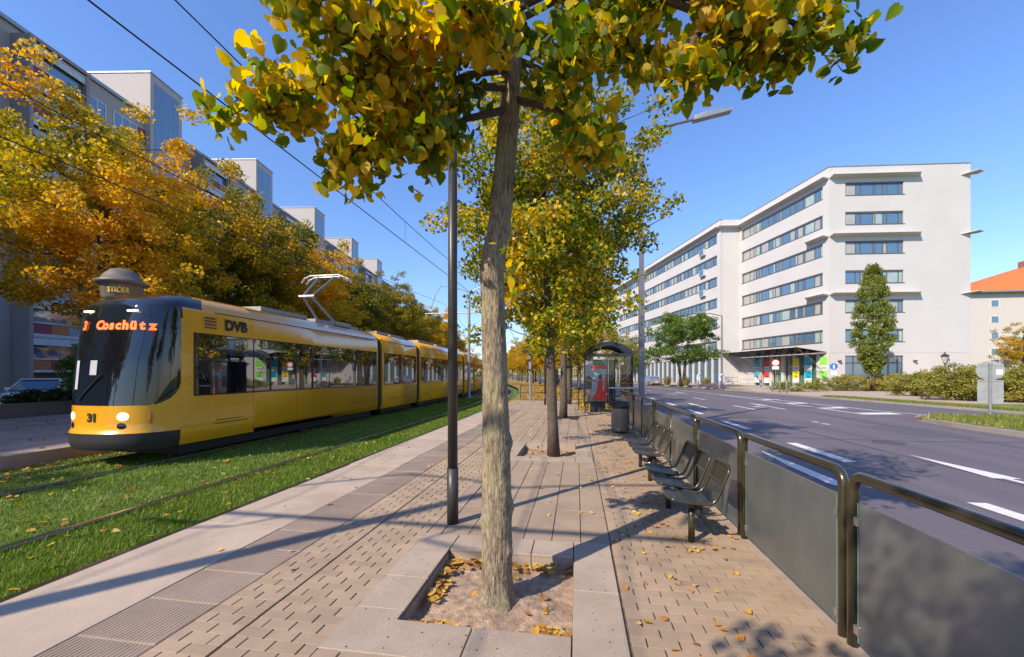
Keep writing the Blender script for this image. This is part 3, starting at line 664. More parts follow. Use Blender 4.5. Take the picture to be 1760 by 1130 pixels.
for i, y in enumerate((41, 50, 60, 71, 83, 96, 112)):
    put_tree(m4, 'linden_tree', ORD[i] + ' linden of the yellow row along the near kerb beyond the road lamp', (1.1 + bend(y) - (2.2 if i % 2 else 0), y + 2, -.06), R(77 * i + 20), 1.0 + .1 * (i % 3), 'lindens on the median', M['leaf_yel'])
put_tree(m3, 'linden_tree', 'linden of the platform row standing behind the camera, seen by its shadow at lower right', (-.75, -2.75, -.02), R(130), .82)
# ---------------- maples behind the opposite platform
ma = make_tree(61, 12.5, .22, 7.7, (4.1, 4.1, 4.5), 440, 130, .52, .135, M['bark2'], M['leaf_map'], 3.5, (.3, .2), lo=.25, down=.3, name='maple_a')
mb_ = make_tree(73, 11.5, .22, 6.9, (3.9, 3.9, 4.3), 400, 120, .52, .14, M['bark2'], M['leaf_map2'], 2.3, (-.2, .3), lo=.25, down=.3, name='maple_b')
ml = [(-18.0, 12.7, ma, 0, .96, 'leaf_map'), (-20.0, 5.4, ma, 140, .74, 'leaf_map'), (-18.0, 18.6, mb_, 30, 1.06, 'leaf_map2'), (-18.2, 24.4, ma, 200, .92, 'leaf_map'), (-18.3, 31.2, mb_, 90, .95, 'leaf_map2'), (-18.8, 38.5, ma, 300, .9, 'leaf_map2'),
      (-19.6, 46, mb_, 10, .95, 'leaf_map2'), (-20.6, 54, ma, 60, .9, 'leaf_map'), (-22.2, 63, mb_, 150, .95, 'leaf_map2'), (-24.5, 73, ma, 250, .9, 'leaf_map2'), (-27, 84, mb_, 40, .95, 'leaf_map'), (-30, 97, ma, 90, .9, 'leaf_map'), (-34, 112, mb_, 10, .95, 'leaf_map2'), (-39, 130, ma, 10, .95, 'leaf_map'), (-20, -5.5, mb_, 80, 1.0, 'leaf_map'), (-20, -12.5, ma, 20, 1.0, 'leaf_map')]
for i, (x, y, me, rz, s, lm) in enumerate(ml):
    lab = {14: 'maple standing left behind the camera that shades the opposite platform', 15: 'farther maple left behind the camera along the opposite platform', 0: 'big golden maple behind the advertising column and the tram front', 1: 'golden maple at the left edge of the picture'}.get(i, ORD[max(i - 2, 0)] + ' maple after the big golden one in the row behind the tram')
    put_tree(me, 'maple_tree', lab, (x, y, 0), R(rz), s, 'maples behind the tram', M[lm])
# ------------------------------------------------------------------ text as flat mesh
def text_mesh(txt, size, m, name='lettering', extrude=.002, bold=0.0):
    cu = bpy.data.curves.new(name, 'FONT'); cu.body = txt; cu.size = size; cu.align_x = 'CENTER'; cu.align_y = 'CENTER'; cu.extrude = extrude; cu.offset = bold; cu.resolution_u = 3
    o = bpy.data.objects.new(name, cu); COL.objects.link(o)
    dg = bpy.context.evaluated_depsgraph_get(); me = bpy.data.meshes.new_from_object(o.evaluated_get(dg)); bpy.data.objects.remove(o); bpy.data.curves.remove(cu)
    me.materials.clear(); me.materials.append(m); return me
def lettering(txt, size, m, parent, loc, right, up, bold=0.0, name='lettering'):
    o = link(name, text_mesh(txt, size, m, name, bold=bold), parent)
    r = Vector(right).normalized(); u = Vector(up).normalized(); n = r.cross(u)
    mt = Matrix((r, u, n)).transposed().to_4x4(); mt.translation = Vector(loc); o.matrix_local = mt; return o
# ------------------------------------------------------------------ tram (local: x across, y back from the nose, z above the rail)
tram = thing('tram', 'long yellow articulated low floor tram with black windscreen on the far track', 'tram', (-9.75, 6.78, TZ))
def wprof(z):
    T = [(.36, 1.10), (.55, 1.15), (2.9, 1.15), (3.39, 1.12), (3.55, 1.03), (3.68, .86), (3.77, .62), (3.82, .3), (3.84, .02)]
    return interp(T, z)
def yfront(z): return interp([(.36, .06), (.45, 0), (.72, 0), (.78, .06), (1.28, .08), (2.2, .16), (3.0, .30), (3.39, .42), (3.55, .58), (3.68, .85), (3.77, 1.2), (3.82, 1.7), (3.84, 2.4)], z)
ZR = [.36, .40, .48, .56, .64, .705, .74, .80, .90, 1.0, 1.1, 1.2, 1.255] + [1.27 + .02 * k for k in range(30)] + [ 1.95, 2.05, 2.15, 2.25, 2.35, 2.45, 2.55, 2.65, 2.75, 2.84, 2.92, 3.0, 3.08, 3.16, 3.24, 3.32, 3.37, 3.41, 3.47, 3.53, 3.59, 3.64, 3.68, 3.72, 3.75, 3.775, 3.80, 3.82, 3.835, 3.84]
YJ = 3.0
def front_pt(z, t):        # t in [-1, 1] across; |t|>.8 runs along the side
    s = 1 if t >= 0 else -1; t = abs(t); w = wprof(z); y0 = yfront(z)
    y1 = max(y0 + .02, 0.98 + max(0, y0 - .5) * .8)
    if y1 > YJ: y1 = YJ
    if t <= .8:
        a = t / .8 * math.pi / 2
        return (s * w * math.sin(a) ** .82, y0 + (y1 - y0) * (1 - math.cos(a) ** .85), z)
    return (s * w, y1 + (YJ - y1) * (t - .8) / .2, z)
TC = [-1, -.97, -.94, -.91, -.88, -.85, -.82] + [-.8 + .8 * k / 75 for k in range(151)] + [.82, .85, .88, .91, .94, .97, 1]
pos = [[front_pt(z, t) for t in TC] for z in ZR]
cls = {k: MB() for k in ('body', 'windscreen', 'bumper', 'roof_cap')}
def fclass(p):
    x, y, z = p; ax = abs(x)
    if z < .72: return 'bumper' if y < .92 else 'body'
    if z > 3.395: return 'roof_cap' if y < 1.6 - max(0, z - 3.5) * .2 else 'body'
    if z < 1.27: return 'body'
    edge = .93
    if z < 1.85: edge = .93 - .62 * (1 - math.sqrt(max(0, 1 - ((1.85 - z) / .58) ** 2)))
    return 'windscreen' if y < edge + (.0 if z < 3.2 else .1) else 'body'
for i in range(len(ZR) - 1):
    for j in range(len(TC) - 1):
        q = [pos[i][j], pos[i][j + 1], pos[i + 1][j + 1], pos[i + 1][j]]
        c = fclass(tuple(sum(p[k] for p in q) / 4 for k in range(3)))
        cls[c].smooth = True; cls[c].add(q, [(0, 1, 2, 3)])
def weld(mb, name, m, parent):
    me = mb.mesh(name); bm = bmesh.new(); bm.from_mesh(me); bmesh.ops.remove_doubles(bm, verts=bm.verts, dist=.0008); bm.to_mesh(me); bm.free(); return link(name, me, parent, m)
weld(cls['windscreen'], 'windscreen', M['screen'], tram); weld(cls['bumper'], 'bumper', M['dark'], tram); weld(cls['roof_cap'], 'roof_cap', M['black'], tram)
PROF = [(1.10, .36), (1.15, .55), (1.15, 2.9), (1.12, 3.39), (1.03, 3.55), (.86, 3.68), (.62, 3.77), (.3, 3.82), (0, 3.84)]
FULL = PROF + [(-x, z) for x, z in PROF[-2::-1]]
def section(parent, Pf, y0, y1, first=False):
    """one car body between y0 and y1, Pf maps local (x,y,z) -> tram space"""
    mb = cls['body'] if first else MB()
    mb.smooth = True; n = len(FULL)
    mb.add([Pf(x, y0, z) for x, z in FULL] + [Pf(x, y1, z) for x, z in FULL], [(i, i + 1, n + i + 1, n + i) for i in range(n - 1)])
    mb.smooth = False
    mb.add([Pf(x, y1, z) for x, z in FULL], [tuple(range(n))])
    if not first: mb.add([Pf(x, y0, z) for x, z in FULL], [tuple(range(n))[::-1]])
    body = weld(mb, 'body', M['yellow'], parent)
    # underframe and gutter line
    MB().obox(Pf, -.9, y0 + (-1.9 if first else .3), .12, .9, y1 - .2, .37).obj('underframe', M['dark'], parent)
    for sx in (1, -1):
        MB().obox(Pf, sx * 1.118, y0 + (-1.2 if first else .05), 3.385, sx * 1.128, y1 - .05, 3.402).obj('gutter', M['dark'], body)
    # side windows
    ya = y0 + (-1.75 if first else .18); yb = y1 - .14
    k = max(1, round((yb - ya) / 1.75)); st = (yb - ya) / k
    for sx in (1, -1):
        MB().obox(Pf, sx * 1.146, ya - .03, 1.42, sx * 1.1535, yb + .03, 2.87).obj('window_band', M['black'], parent)
        for q in range(k):
            MB().obox(Pf, sx * 1.150, ya + q * st + .025, 1.455, sx * 1.157, ya + (q + 1) * st - .025, 2.84).obj('window_pane', M['tglass'], parent)
        for q in range(1, max(2, k)):
            mb2 = MB(); mb2.obox(Pf, sx * 1.148, ya + q * st - .006, .42, sx * 1.1512, ya + q * st + .006, 1.41)
            mb2.obj('panel_seam', plain('seam_shadow', (.30, .13, .005), .6), body)
        for (a2, b2, z2) in ((ya + .5, ya + 1.5, .72), (ya + .55, ya + 1.3, .80), (yb - 2.2, yb - .9, .78)):
            MB().obox(Pf, sx * 1.149, a2, z2, sx * 1.152, b2, z2 + .018).obj('vent_slot', M['dark'], body)
    # roof equipment
    L = y1 - y0
    for (a2, b2, w2, h2) in ((.12, .42, .62, .06), (.5, .92, .55, .05)):
        MB().obox(Pf, -w2, y0 + L * a2, 3.78, w2, y0 + L * b2, 3.84 + h2).obj('roof_box', plain('roof_box_grey', (.33, .33, .34), .6), parent)
    # bogie wheels just visible under the skirt
    for yy in ([y0 + L * .35, y0 + L * .35 + 1.6] if L > 6 else []):
        for sx in (1, -1):
            mw = MB(); p = Pf(sx * .72, yy, .30); mw.lathe(p, [(.30, -.06), (.30, .06)], 18, 'x'); mw.obj('wheel', M['dark'], parent)
ident = lambda x, y, z: (x, y, z)
section(tram, ident, YJ, 9.9, True)
def turned(px, py, ang):
    c, s = math.cos(ang), math.sin(ang)
    return lambda x, y, z: (px + x * c - y * s, py + x * s + y * c, z)
cur = (0.0, 9.9); ang = 0.0
for L, da in ((4.0, .004), (9.4, .02), (4.0, .05), (9.4, .06)):
    gap = .42; f0 = turned(cur[0], cur[1], ang)
    mbb = MB(); mbb.smooth = False; bp = [(x * .955, (z - .36) * .955 + .42) for x, z in FULL]
    ang2 = ang + da
    c2 = f0(0, gap, 0); f1 = turned(c2[0], c2[1], ang2)
    n = len(bp); K = 9; rows = []
    for q in range(K):
        t = q / (K - 1); k = 1.0 if q % 2 else .965
        rows.append([tuple(f0(x * k, 0, z)[i] * (1 - t) + f1(x * k, 0, z)[i] * t for i in range(3)) for x, z in bp])
    for q in range(K - 1): mbb.add(rows[q] + rows[q + 1], [(i, i + 1, n + i + 1, n + i) for i in range(n - 1)])
    mbb.obj('bellows', M['bellows'], tram)
    section(tram, f1, 0, L)
    e = f1(0, L, 0); cur = (e[0], e[1]); ang = ang2
# front details on the nose surface
def on_front(x, z, out=.012):
    best = min((abs(front_pt(z, t)[0] - x), t) for t in [k / 400 * .8 for k in range(-400, 401)])[1]
    p = Vector(front_pt(z, best)); e = .01
    n = (Vector(front_pt(z, best + e)) - Vector(front_pt(z, best - e))).cross(Vector(front_pt(z + .02, best)) - p).normalized()
    if n.y > 0: n = -n
    return p + n * out, n
M['lamp_on'] = new_mat('headlight_lit')[0]; pb = M['lamp_on'].node_tree.nodes['Principled BSDF']; pb.inputs['Emission Color'].default_value = (1, .72, .42, 1); pb.inputs['Emission Strength'].default_value = 2.2; pb.inputs['Base Color'].default_value = (.8, .7, .5, 1)
M['led'] = new_mat('led_orange')[0]; pb = M['led'].node_tree.nodes['Principled BSDF']; pb.inputs['Emission Color'].default_value = (1, .13, .015, 1); pb.inputs['Emission Strength'].default_value = 1.8; pb.inputs['Base Color'].default_value = (.5, .05, .01, 1)
for sx in (1, -1):
    for (x, z, r_, m) in ((.62, 1.05, .085, 'lamp_on'), (.60, .86, .065, 'black'), (.98, 1.02, .06, 'amber')):
        if m == 'amber': plain('amber', (.55, .16, .02), .3)
        p, n = on_front(sx * x, z, .004); mb = MB(); mb.smooth = True
        q = n.to_track_quat('Z', 'Y').to_matrix()
        ring = [tuple(p + q @ Vector((r_ * math.cos(a) * (.6 if m == 'amber' else 1.25), r_ * math.sin(a) * (2.2 if m == 'amber' else 1), 0))) for a in [2 * math.pi * k / 18 for k in range(18)]]
        mb.add(ring + [tuple(p + n * .02)], [(k, (k + 1) % 18, 18) for k in range(18)]); mb.obj('headlight' if m == 'lamp_on' else 'front_lamp', M[m], tram)
p, n = on_front(.0, 1.02, .012); lettering('31', .23, M['dark'], tram, p, (1, 0, 0), Vector((0, 0, 1)), .012)
# destination display letters follow the curved screen
txt = '3  Coschütz'; W_ = 1.45
for k, ch in enumerate(txt):
    if ch == ' ': continue
    x = -.52 + W_ * k / (len(txt) - 1); p, n = on_front(x, 2.93, .02); rgt = Vector((0, 0, 1)).cross(n).normalized()
    lettering(ch, .26, M['led'], tram, p, rgt, n.cross(rgt), .012, 'destination_letter')
for (x, w_, z0, z1) in ((-.60, .11, 1.6, 2.2), (-.16, .17, 1.9, 2.2)):     # paper notices behind the screen
    pts = []
    for (xx, zz) in ((x, z0), (x + w_, z0), (x + w_, z1), (x, z1)): pts.append(tuple(on_front(xx, zz, .008)[0]))
    MB().poly(pts).obj('notice', plain('notice_paper', (.45, .46, .48), .7), tram)
for sx in (-1, 1):
    p, n = on_front(sx * .55, 3.25, .01); MB().box(p.x - .12, p.y - .03, p.z - .015, p.x + .12, p.y + .01, p.z + .02).obj('marker_lamp', M['lamp_on'], tram)
# line logo on the flank
for k in range(4): MB().box(1.1505, 1.5, 3.0 + k * .075, 1.1535, 1.82, 3.035 + k * .075).obj('emblem_stripe', plain('emblem_blue', (.05, .05, .10), .4), tram)
lettering('DVB', .36, M['dark'], tram, (1.153, 2.4, 3.12), (0, 1, 0), (0, 0, 1), .016)
# mirror and wiper
p, n = on_front(-.4, 1.36, .03); MB().tube([tuple(p), tuple(on_front(.15, 1.9, .035)[0])], .014, 6).obj('wiper', M['dark'], tram)
# pantograph
px_ = thing('pantograph_base', '', '') if False else None
pg = MB(); y0 = 7.5
for sx in (-.35, .35):
    pg.tube([(sx, y0 + .55, 3.88), (sx * .5, y0 - .75, 4.75)], .045, 8); pg.tube([(sx * .5, y0 - .75, 4.75), (sx, y0 + .45, 5.72)], .04, 8)
pg.tube([(-.3, y0 - .75, 4.75), (.3, y0 - .75, 4.75)], .06, 8)
pg.obj('pantograph_arm', plain('pantograph_grey', (.25, .26, .29), .4, metal=.6), tram)
for dy in (0.30, .60):
    pg = MB(); pg.tube([(-.98, y0 + dy, 5.50), (-.85, y0 + dy, 5.66), (-.6, y0 + dy, 5.76), (.6, y0 + dy, 5.76), (.85, y0 + dy, 5.66), (.98, y0 + dy, 5.50)], .04, 8); pg.obj('collector_bow', M['gal'], tram)
MB().box(-.6, y0 + .1, 3.8, .6, y0 + 1.2, 3.95).obj('pantograph_base', plain('roof_box_grey', (.33, .33, .34), .6), tram)

# ------------------------------------------------------------------ overhead line
WZ = {(-5.5): (5.95, 7.0), (-9.75): (5.75, 6.85)}
masts = [(-7.62, -2.0, 'galvanised catenary mast between the tracks behind the tram front'), (-8.35, 31.0, 'galvanised catenary mast with bracket arms beside the tram rear'), (-12.6, 62.0, 'distant catenary mast beyond the tram end')]
masts.append((-21.5, 95.0, 'farthest catenary mast small above the rails'))
def mast(x, y, label, name='catenary_mast'):
    t = thing(name, label, 'mast', (x, y, TZ - .05))
    MB().tube([(0, 0, 0), (0, 0, 5), (0, 0, 8.4)], [.13, .115, .10], 12).obj('pole', M['gal'], t)
    MB().tube([(-3.6, 0, 6.75), (3.6, 0, 6.75)], .045, 8).obj('bracket_arm', M['gal'], t)
    for s in (-1, 1):
        MB().tube([(0, 0, 8.35), (s * .9, 0, 8.7), (s * 2.3, 0, 8.95), (s * 2.75, 0, 8.2), (s * 3.1, 0, 7.2)], .035, 8).obj('top_arm', M['gal'], t)
        MB().tube([(s * 1.1, 0, 6.75), (s * 1.1, 0, 6.35), (s * 2.2, 0, 6.05)], .025, 6).obj('registration_arm', M['gal'], t)
    MB().box(-.16, -.15, 2.1, .16, -.13, 2.5).obj('mast_plate', plain('paper', (.75, .74, .72), .7), t)
    lettering('2', .28, M['dark'], t, (0, -.152, 2.3), (1, 0, 0), (0, 0, 1), .01)
    MB().box(-.25, -.25, -.2, .25, .25, .12).obj('base', M['concrete'], t)
for x, y, l in masts: mast(x, y, l)
ml_y = [-30, -2, 31, 62, 95, 140]
for X0, nm in ((-5.5, 'near'), (-9.75, 'far')):
    zc_, zm = WZ[X0]
    ys = [-30 + 2 * k for k in range(86)]
    def sag(y):
        for a_, b_ in zip(ml_y, ml_y[1:]):
            if y <= b_: u = (y - a_) / (b_ - a_); return 4 * u * (1 - u)
        return 0
    w = MB().tube([(X0 + tb(y), y, zc_ - .02 * sag(y)) for y in ys], .012, 5).obj('contact_wire', M['dark']); tag(w, 'contact wire hanging above the %s tram track' % nm, 'wire')
    w = MB().tube([(X0 + tb(y), y, zm + .35 - .75 * sag(y)) for y in ys], .011, 5).obj('messenger_wire', M['dark']); tag(w, 'upper carrier wire sagging above the %s tram track' % nm, 'wire')
    for k, y in enumerate((12.5, 22, 40, 52)):
        w = MB().tube([(X0 + tb(y), y, zc_ - .02), (X0 + tb(y), y, zm + .35 - .75 * sag(y))], .005, 4).obj('dropper', M['dark']); tag(w, ORD[k] + ' thin dropper wire joining the two wires above the %s track' % nm, 'wire', 'dropper wires')
# ------------------------------------------------------------------ platform lamps
def plat_lamp(x, y, label):
    t = thing('platform_lamp', label, 'lamp', (x, y, 0))
    mb = MB(); mb.smooth = True; mb.tube([(0, 0, 0), (0, 0, .62)], .064, 20); mb.obj('base_sleeve', M['anth'], t)
    mb = MB(); mb.smooth = True; mb.tube([(0, 0, .62), (0, 0, 4.75)], [.056, .048], 20); mb.obj('pole', M['anth'], t)
    MB().box(-.62, -.14, 4.46, .02, .14, 4.54, .02).obj('luminaire', M['anth'], t)
    MB().box(-.58, -.12, 4.45, -.1, .12, 4.462).obj('diffuser', plain('lamp_diffuser', (.6, .6, .58), .3), t)
plat_lamp(-1.38, 4.42, 'dark grey platform lamp post beside the near linden trunk')
plat_lamp(-1.69, 22.0, 'dark grey platform lamp post at the far platform end')
# signal post
t = thing('tram_signal', 'light grey tram signal post behind the platform end railing', 'signal', (-2.81, 24.7, 0))
MB().tube([(0, 0, -.3), (0, 0, 3.45)], .075, 12).obj('post', M['gal'], t); MB().box(-.16, -.16, 1.9, .08, -.04, 2.55).obj('signal_head', M['dark'], t); MB().box(-.45, -.12, 2.95, -.05, .05, 3.12).obj('signal_hood', M['dark'], t); MB().box(-.07, -.10, 1.95, .07, -.165, 2.4).obj('equipment_plate', M['gal'], t)
# end railing
def railing(name, label, pts, h=1.0):
    t = thing(name, label, 'railing', (pts[0][0], pts[0][1], pts[0][2]))
    o = pts[0]; Q = [(p[0] - o[0], p[1] - o[1], p[2] - o[2]) for p in pts]
    MB().tube([(q[0], q[1], q[2] + h) for q in Q], .025, 8).obj('top_rail', M['anth'], t); MB().tube([(q[0], q[1], q[2] + h * .52) for q in Q], .018, 8).obj('middle_rail', M['anth'], t)
    for q in Q: MB().tube([q, (q[0], q[1], q[2] + h)], .025, 8).obj('post', M['anth'], t)
railing('end_railing', 'dark railing across the platform end left of the signal post', [(-3.52, 25.55, -.05), (-1.6, 25.5, -.05), (-.6, 25.4, -.05)])
railing('end_railing', 'dark railing between the third linden and the tram shelter', [(-.45, 18.95, -.02), (.08, 18.9, -.02), (.5, 18.9, -.02)])
# traffic mirror
t = thing('traffic_mirror', 'round traffic mirror with red and white rim behind the third linden', 'mirror', (-.55, 16.5, 0)); MB().tube([(0, 0, 0), (0, 0, 3.1)], .04, 8).obj('post', M['gal'], t)
mb = MB(); mb.lathe((.12, -.1, 2.9), [(.33, .05), (.36, .02), (.36, -.02), (.30, -.02)], 32, 'y'); mb.obj('rim', plain('mirror_white', (.8, .78, .76), .4), t)
MB().lathe((.12, -.13, 2.9), [(.29, 0), (.29, .01)], 32, 'y').obj('mirror_glass', glassmat('mirror_glass', (.6, .6, .6), 1.5, .03, 1.0), t)
for k in range(10):
    a = 2 * math.pi * k / 10; mb = MB(); q = []
    for (da, rr2) in ((-.14, .31), (.14, .31), (.14, .357), (-.14, .357)): q.append((.12 + rr2 * math.cos(a + da), -.128, 2.9 + rr2 * math.sin(a + da)))
    mb.poly(q); mb.obj('red_mark', plain('sign_red', (.65, .03, .02), .4), t)
# ------------------------------------------------------------------ glass barrier, each bay its own frame
def bay(y0, y1, mids, label):
    t = thing('glass_barrier', label, 'barrier', (1.69, y0, 0), 0, 'glass barrier bays along the road')
    L = y1 - y0; r = .032; h = 1.055; c = .095
    arc = [(0, .045 + c * (1 - math.cos(a)), h - c + c * math.sin(a)) for a in [math.pi / 2 * k / 6 for k in range(7)]]
    arc2 = [(0, L - .045 - c * (1 - math.cos(a)), h - c + c * math.sin(a)) for a in [math.pi / 2 * k / 6 for k in range(6, -1, -1)]]
    mb = MB(); mb.smooth = True; mb.tube([(0, .045, -.05)] + arc + arc2 + [(0, L - .045, -.05)], r, 14); mb.obj('frame', M['olive'], t)
    st = [.045] + [m - y0 for m in mids] + [L - .045]
    for m in mids: mb = MB(); mb.smooth = True; mb.tube([(0, m - y0, -.05), (0, m - y0, h - .02)], r * .8, 12); mb.obj('post', M['olive'], t)
    for a, b in zip(st, st[1:]):
        MB().box(-.006, a + .055, .045, .006, b - .055, .895).obj('glass_pane', M['frost'], t)
        for yy in (a + .0535, b - .0575): MB().box(-.0075, yy, .045, .0075, yy + .004, .895).obj('pane_edge', plain('glass_edge_green', (.20, .42, .33), .2), t)
        for yy in (a + .05, b - .05):
            for zz in (.12, .78): MB().box(-.016, yy - .022, zz - .027, .016, yy + .022, zz + .027, .003).obj('glass_clamp', M['steel'], t)
bay(-.45, 1.21, [], 'glass barrier bay closest to the camera at the right picture edge')
bay(1.21, 2.87, [], 'near frosted glass barrier bay cut by the lower right corner')
bay(2.87, 4.53, [], 'frosted glass barrier bay right of the nearest empty seat')
bay(4.53, 6.17, [], 'frosted glass barrier bay behind the near group of seats')
bay(6.17, 9.4, [7.79], 'frosted glass barrier bay behind the far group of seats')
bay(9.4, 12.7, [11.1], 'frosted glass barrier bay behind the litter bin')
bay(12.7, 16.0, [14.35], 'frosted glass barrier bay leading up to the shelter')
# ------------------------------------------------------------------ seats
def perf():
    m, nd, ln, p = new_mat('perforated_sheet'); tc = nd.new('ShaderNodeTexCoord'); v = nd.new('ShaderNodeTexVoronoi'); v.inputs['Scale'].default_value = 75; v.inputs['Randomness'].default_value = 0
    ln.new(tc.outputs['Object'], v.inputs[0]); rp = ramp(nd, [(.34, (.008, .008, .007)), (.42, (.075, .068, .05))]); ln.new(v.outputs[0], rp.inputs[0]); ln.new(rp.outputs[0], p.inputs['Base Color'])
    p.inputs['Roughness'].default_value = .35; p.inputs['Metallic'].default_value = .4
    return m
M['perf'] = perf()
def seat(t, yc):
    w = .205; r = .0145
    side = lambda s: [(0.93, yc + s * w, .455), (1.00, yc + s * w, .44), (1.12, yc + s * w, .425), (1.235, yc + s * w, .42), (1.29, yc + s * w, .435), (1.325, yc + s * w, .48), (1.375, yc + s * w, .60), (1.425, yc + s * w, .73)]
    A = side(-1); B = side(1)
    back = [(1.437, yc - w + .01, .765), (1.445, yc - w + .05, .79), (1.447, yc, .795), (1.445, yc + w - .05, .79), (1.437, yc + w - .01, .765)]
    frontp = [(.905, yc + w - .01, .458), (.895, yc + w - .05, .457), (.893, yc, .456), (.895, yc - w + .05, .457), (.905, yc - w + .01, .458)]
    P = A + back + B[::-1] + frontp; P.append(P[0])
    o3 = (1.13, t.location.y, 0); rel = lambda q: (q[0] - o3[0], q[1] - o3[1], q[2] - o3[2])
    mb = MB(); mb.smooth = True; mb.tube([rel(q) for q in P], r, 10, False); mb.obj('seat_frame', M['olive'], t)
    def sheet_(pts, name):
        n = len(pts); mb = MB(); mb.smooth = True
        mb.add([rel((x, yc - w, z)) for x, z in pts] + [rel((x, yc + w, z)) for x, z in pts] + [rel((x, yc - w, z - .006)) for x, z in pts] + [rel((x, yc + w, z - .006)) for x, z in pts], [(i, i + 1, n + i + 1, n + i) for i in range(n - 1)] + [(2 * n + i, 3 * n + i, 3 * n + i + 1, 2 * n + i + 1) for i in range(n - 1)]); mb.obj(name, M['perf'], t)
    sheet_([(.90, .458), (1.00, .44), (1.12, .425), (1.235, .42)], 'seat')
    sheet_([(1.385, .615), (1.41, .68), (1.435, .755), (1.443, .787)], 'backrest')
    MB().tube([rel((1.383, yc - w, .612)), rel((1.383, yc + w, .612))], .011, 8).obj('back_bar', M['olive'], t)
def bench(y0, ys, label, lab_legs=None):
    t = thing('bench', label, 'bench', (1.13, y0, 0))
    for yy in ys: seat(t, yy)
    L = ys[-1] - ys[0]
    for dy in (0, L - .12): 
        mb = MB(); mb.smooth = True; mb.tube([(0, ys[0] - y0 + .06 + dy - .12, 0), (0, ys[0] - y0 + .06 + dy - .12, .385)], .032, 14); mb.obj('leg', M['olive'], t)
    MB().box(-.03, ys[0] - y0 - .12, .355, .03, ys[-1] - y0 + .12, .405).obj('beam', M['anth'], t)
    for yy in ys: MB().box(-.16, yy - y0 - .05, .395, .16, yy - y0 + .05, .415).obj('bracket', M['anth'], t)
    MB().tube([(.05, ys[0] - y0 - .12, .30), (.05, ys[0] - y0 - .12, .40)], .035, 10).obj('foot_cap', M['dark'], t)
bench(4.3, [4.36, 4.93, 5.52], 'near bench of three olive metal seats in front of the glass barrier')
bench(6.65, [6.70, 7.25, 7.80], 'far bench of three dark metal seats near the litter bin')
# litter bin
t = thing('litter_bin', 'round taupe litter bin with dark open top at the end of the barrier', 'bin', (1.22, 11.95, 0))
mb = MB(); mb.smooth = True; mb.lathe((0, 0, 0), [(.215, .05), (.245, .09), (.25, .2), (.25, .76), (.245, .80)], 28); mb.obj('body', plain('bin_taupe', (.30, .25, .20), .55, var=.2, vs=3), t)
mb = MB(); mb.smooth = True; mb.lathe((0, 0, 0), [(.256, .70), (.262, .74), (.262, .86), (.24, .885), (.19, .885), (.18, .80)], 28); mb.obj('rim', M['anth'], t)
MB().lathe((0, 0, 0), [(.12, 0), (.12, .06)], 16).obj('foot', M['dark'], t)
# ------------------------------------------------------------------ shelter
sh = thing('tram_shelter', 'tram shelter with arched black roof, glass sides and lit poster panel', 'shelter', (1.0, 18.2, 0))
K0 = []
for k in range(13):
    a = -1 + 2 * k / 12; K0.append((.38 + 1.06 * a, 2.62 + .46 * (1 - a * a)))
def arch(y0, y1, th, name, m, inset=0, zo=0):
    mb = MB(); mb.smooth = False; n = len(K0)
    P = [(x * (1 - inset), z + zo) for x, z in K0]
    mb.add([(x, y0, z) for x, z in P] + [(x, y1, z) for x, z in P] + [(x, y0, z - th) for x, z in P] + [(x, y1, z - th) for x, z in P],
           [(i, i + 1, n + i + 1, n + i) for i in range(n - 1)] + [(2 * n + i, 3 * n + i, 3 * n + i + 1, 2 * n + i + 1) for i in range(n - 1)] + [(i, 2 * n + i, 2 * n + i + 1, i + 1) for i in range(n - 1)] + [(n + i, n + i + 1, 3 * n + i + 1, 3 * n + i) for i in range(n - 1)])
    return mb.obj(name, m, sh)
arch(-.1, .02, .17, 'front_arch', M['black']); arch(3.0, 3.1, .17, 'rear_arch', M['black']); arch(.02, 3.0, .02, 'roof_glass', glassmat('smoked_glass', (.10, .13, .15), 1.6, .08), 0, -.03)
for (x, y) in ((-.62, .1), (1.38, .1), (-.62, 2.95), (1.38, 2.95)): MB().box(x - .035, y - .035, 0, x + .035, y + .035, 2.65).obj('post', M['anth'], sh)
MB().box(-.66, -.02, 2.42, 1.42, .06, 2.56).obj('fascia', M['black'], sh)
for (x0, y0, x1, y1) in ((1.37, .18, 1.385, 2.9), (.28, .09, 1.32, .105)): MB().box(x0, y0, .25, x1, y1, 2.38).obj('glass_wall', M['clear'], sh)
MB().box(.0, .06, 1.02, 1.42, .09, 1.09).obj('safety_strip', plain('pale_strip', (.55, .57, .58), .5), sh)
MB().box(.55, 2.2, .1, .85, 2.5, 2.35).obj('info_column', M['dark'], sh)
MB().box(1.0, 1.4, .7, 1.3, 1.44, 2.1).obj('timetable', plain('sign_red', (.65, .03, .02), .4), sh)
# script lettering etched on the glass
def scribble(path): MB().tube([(x, .085, z) for x, z in path], .012, 5).obj('etched_stroke', plain('pale_strip', (.55, .57, .58), .5), sh)
scribble([(.15, 1.25), (.3, 1.5), (.5, 1.9), (.62, 2.1), (.55, 2.12), (.45, 1.8), (.42, 1.45), (.5, 1.4), (.62, 1.6), (.68, 1.7), (.66, 1.45)])
scribble([(.72, 1.3), (.85, 1.5), (1.0, 1.7), (.9, 1.72), (.82, 1.55), (.9, 1.42), (1.1, 1.5), (1.3, 1.8), (1.36, 2.05), (1.2, 1.95), (1.05, 1.7)])
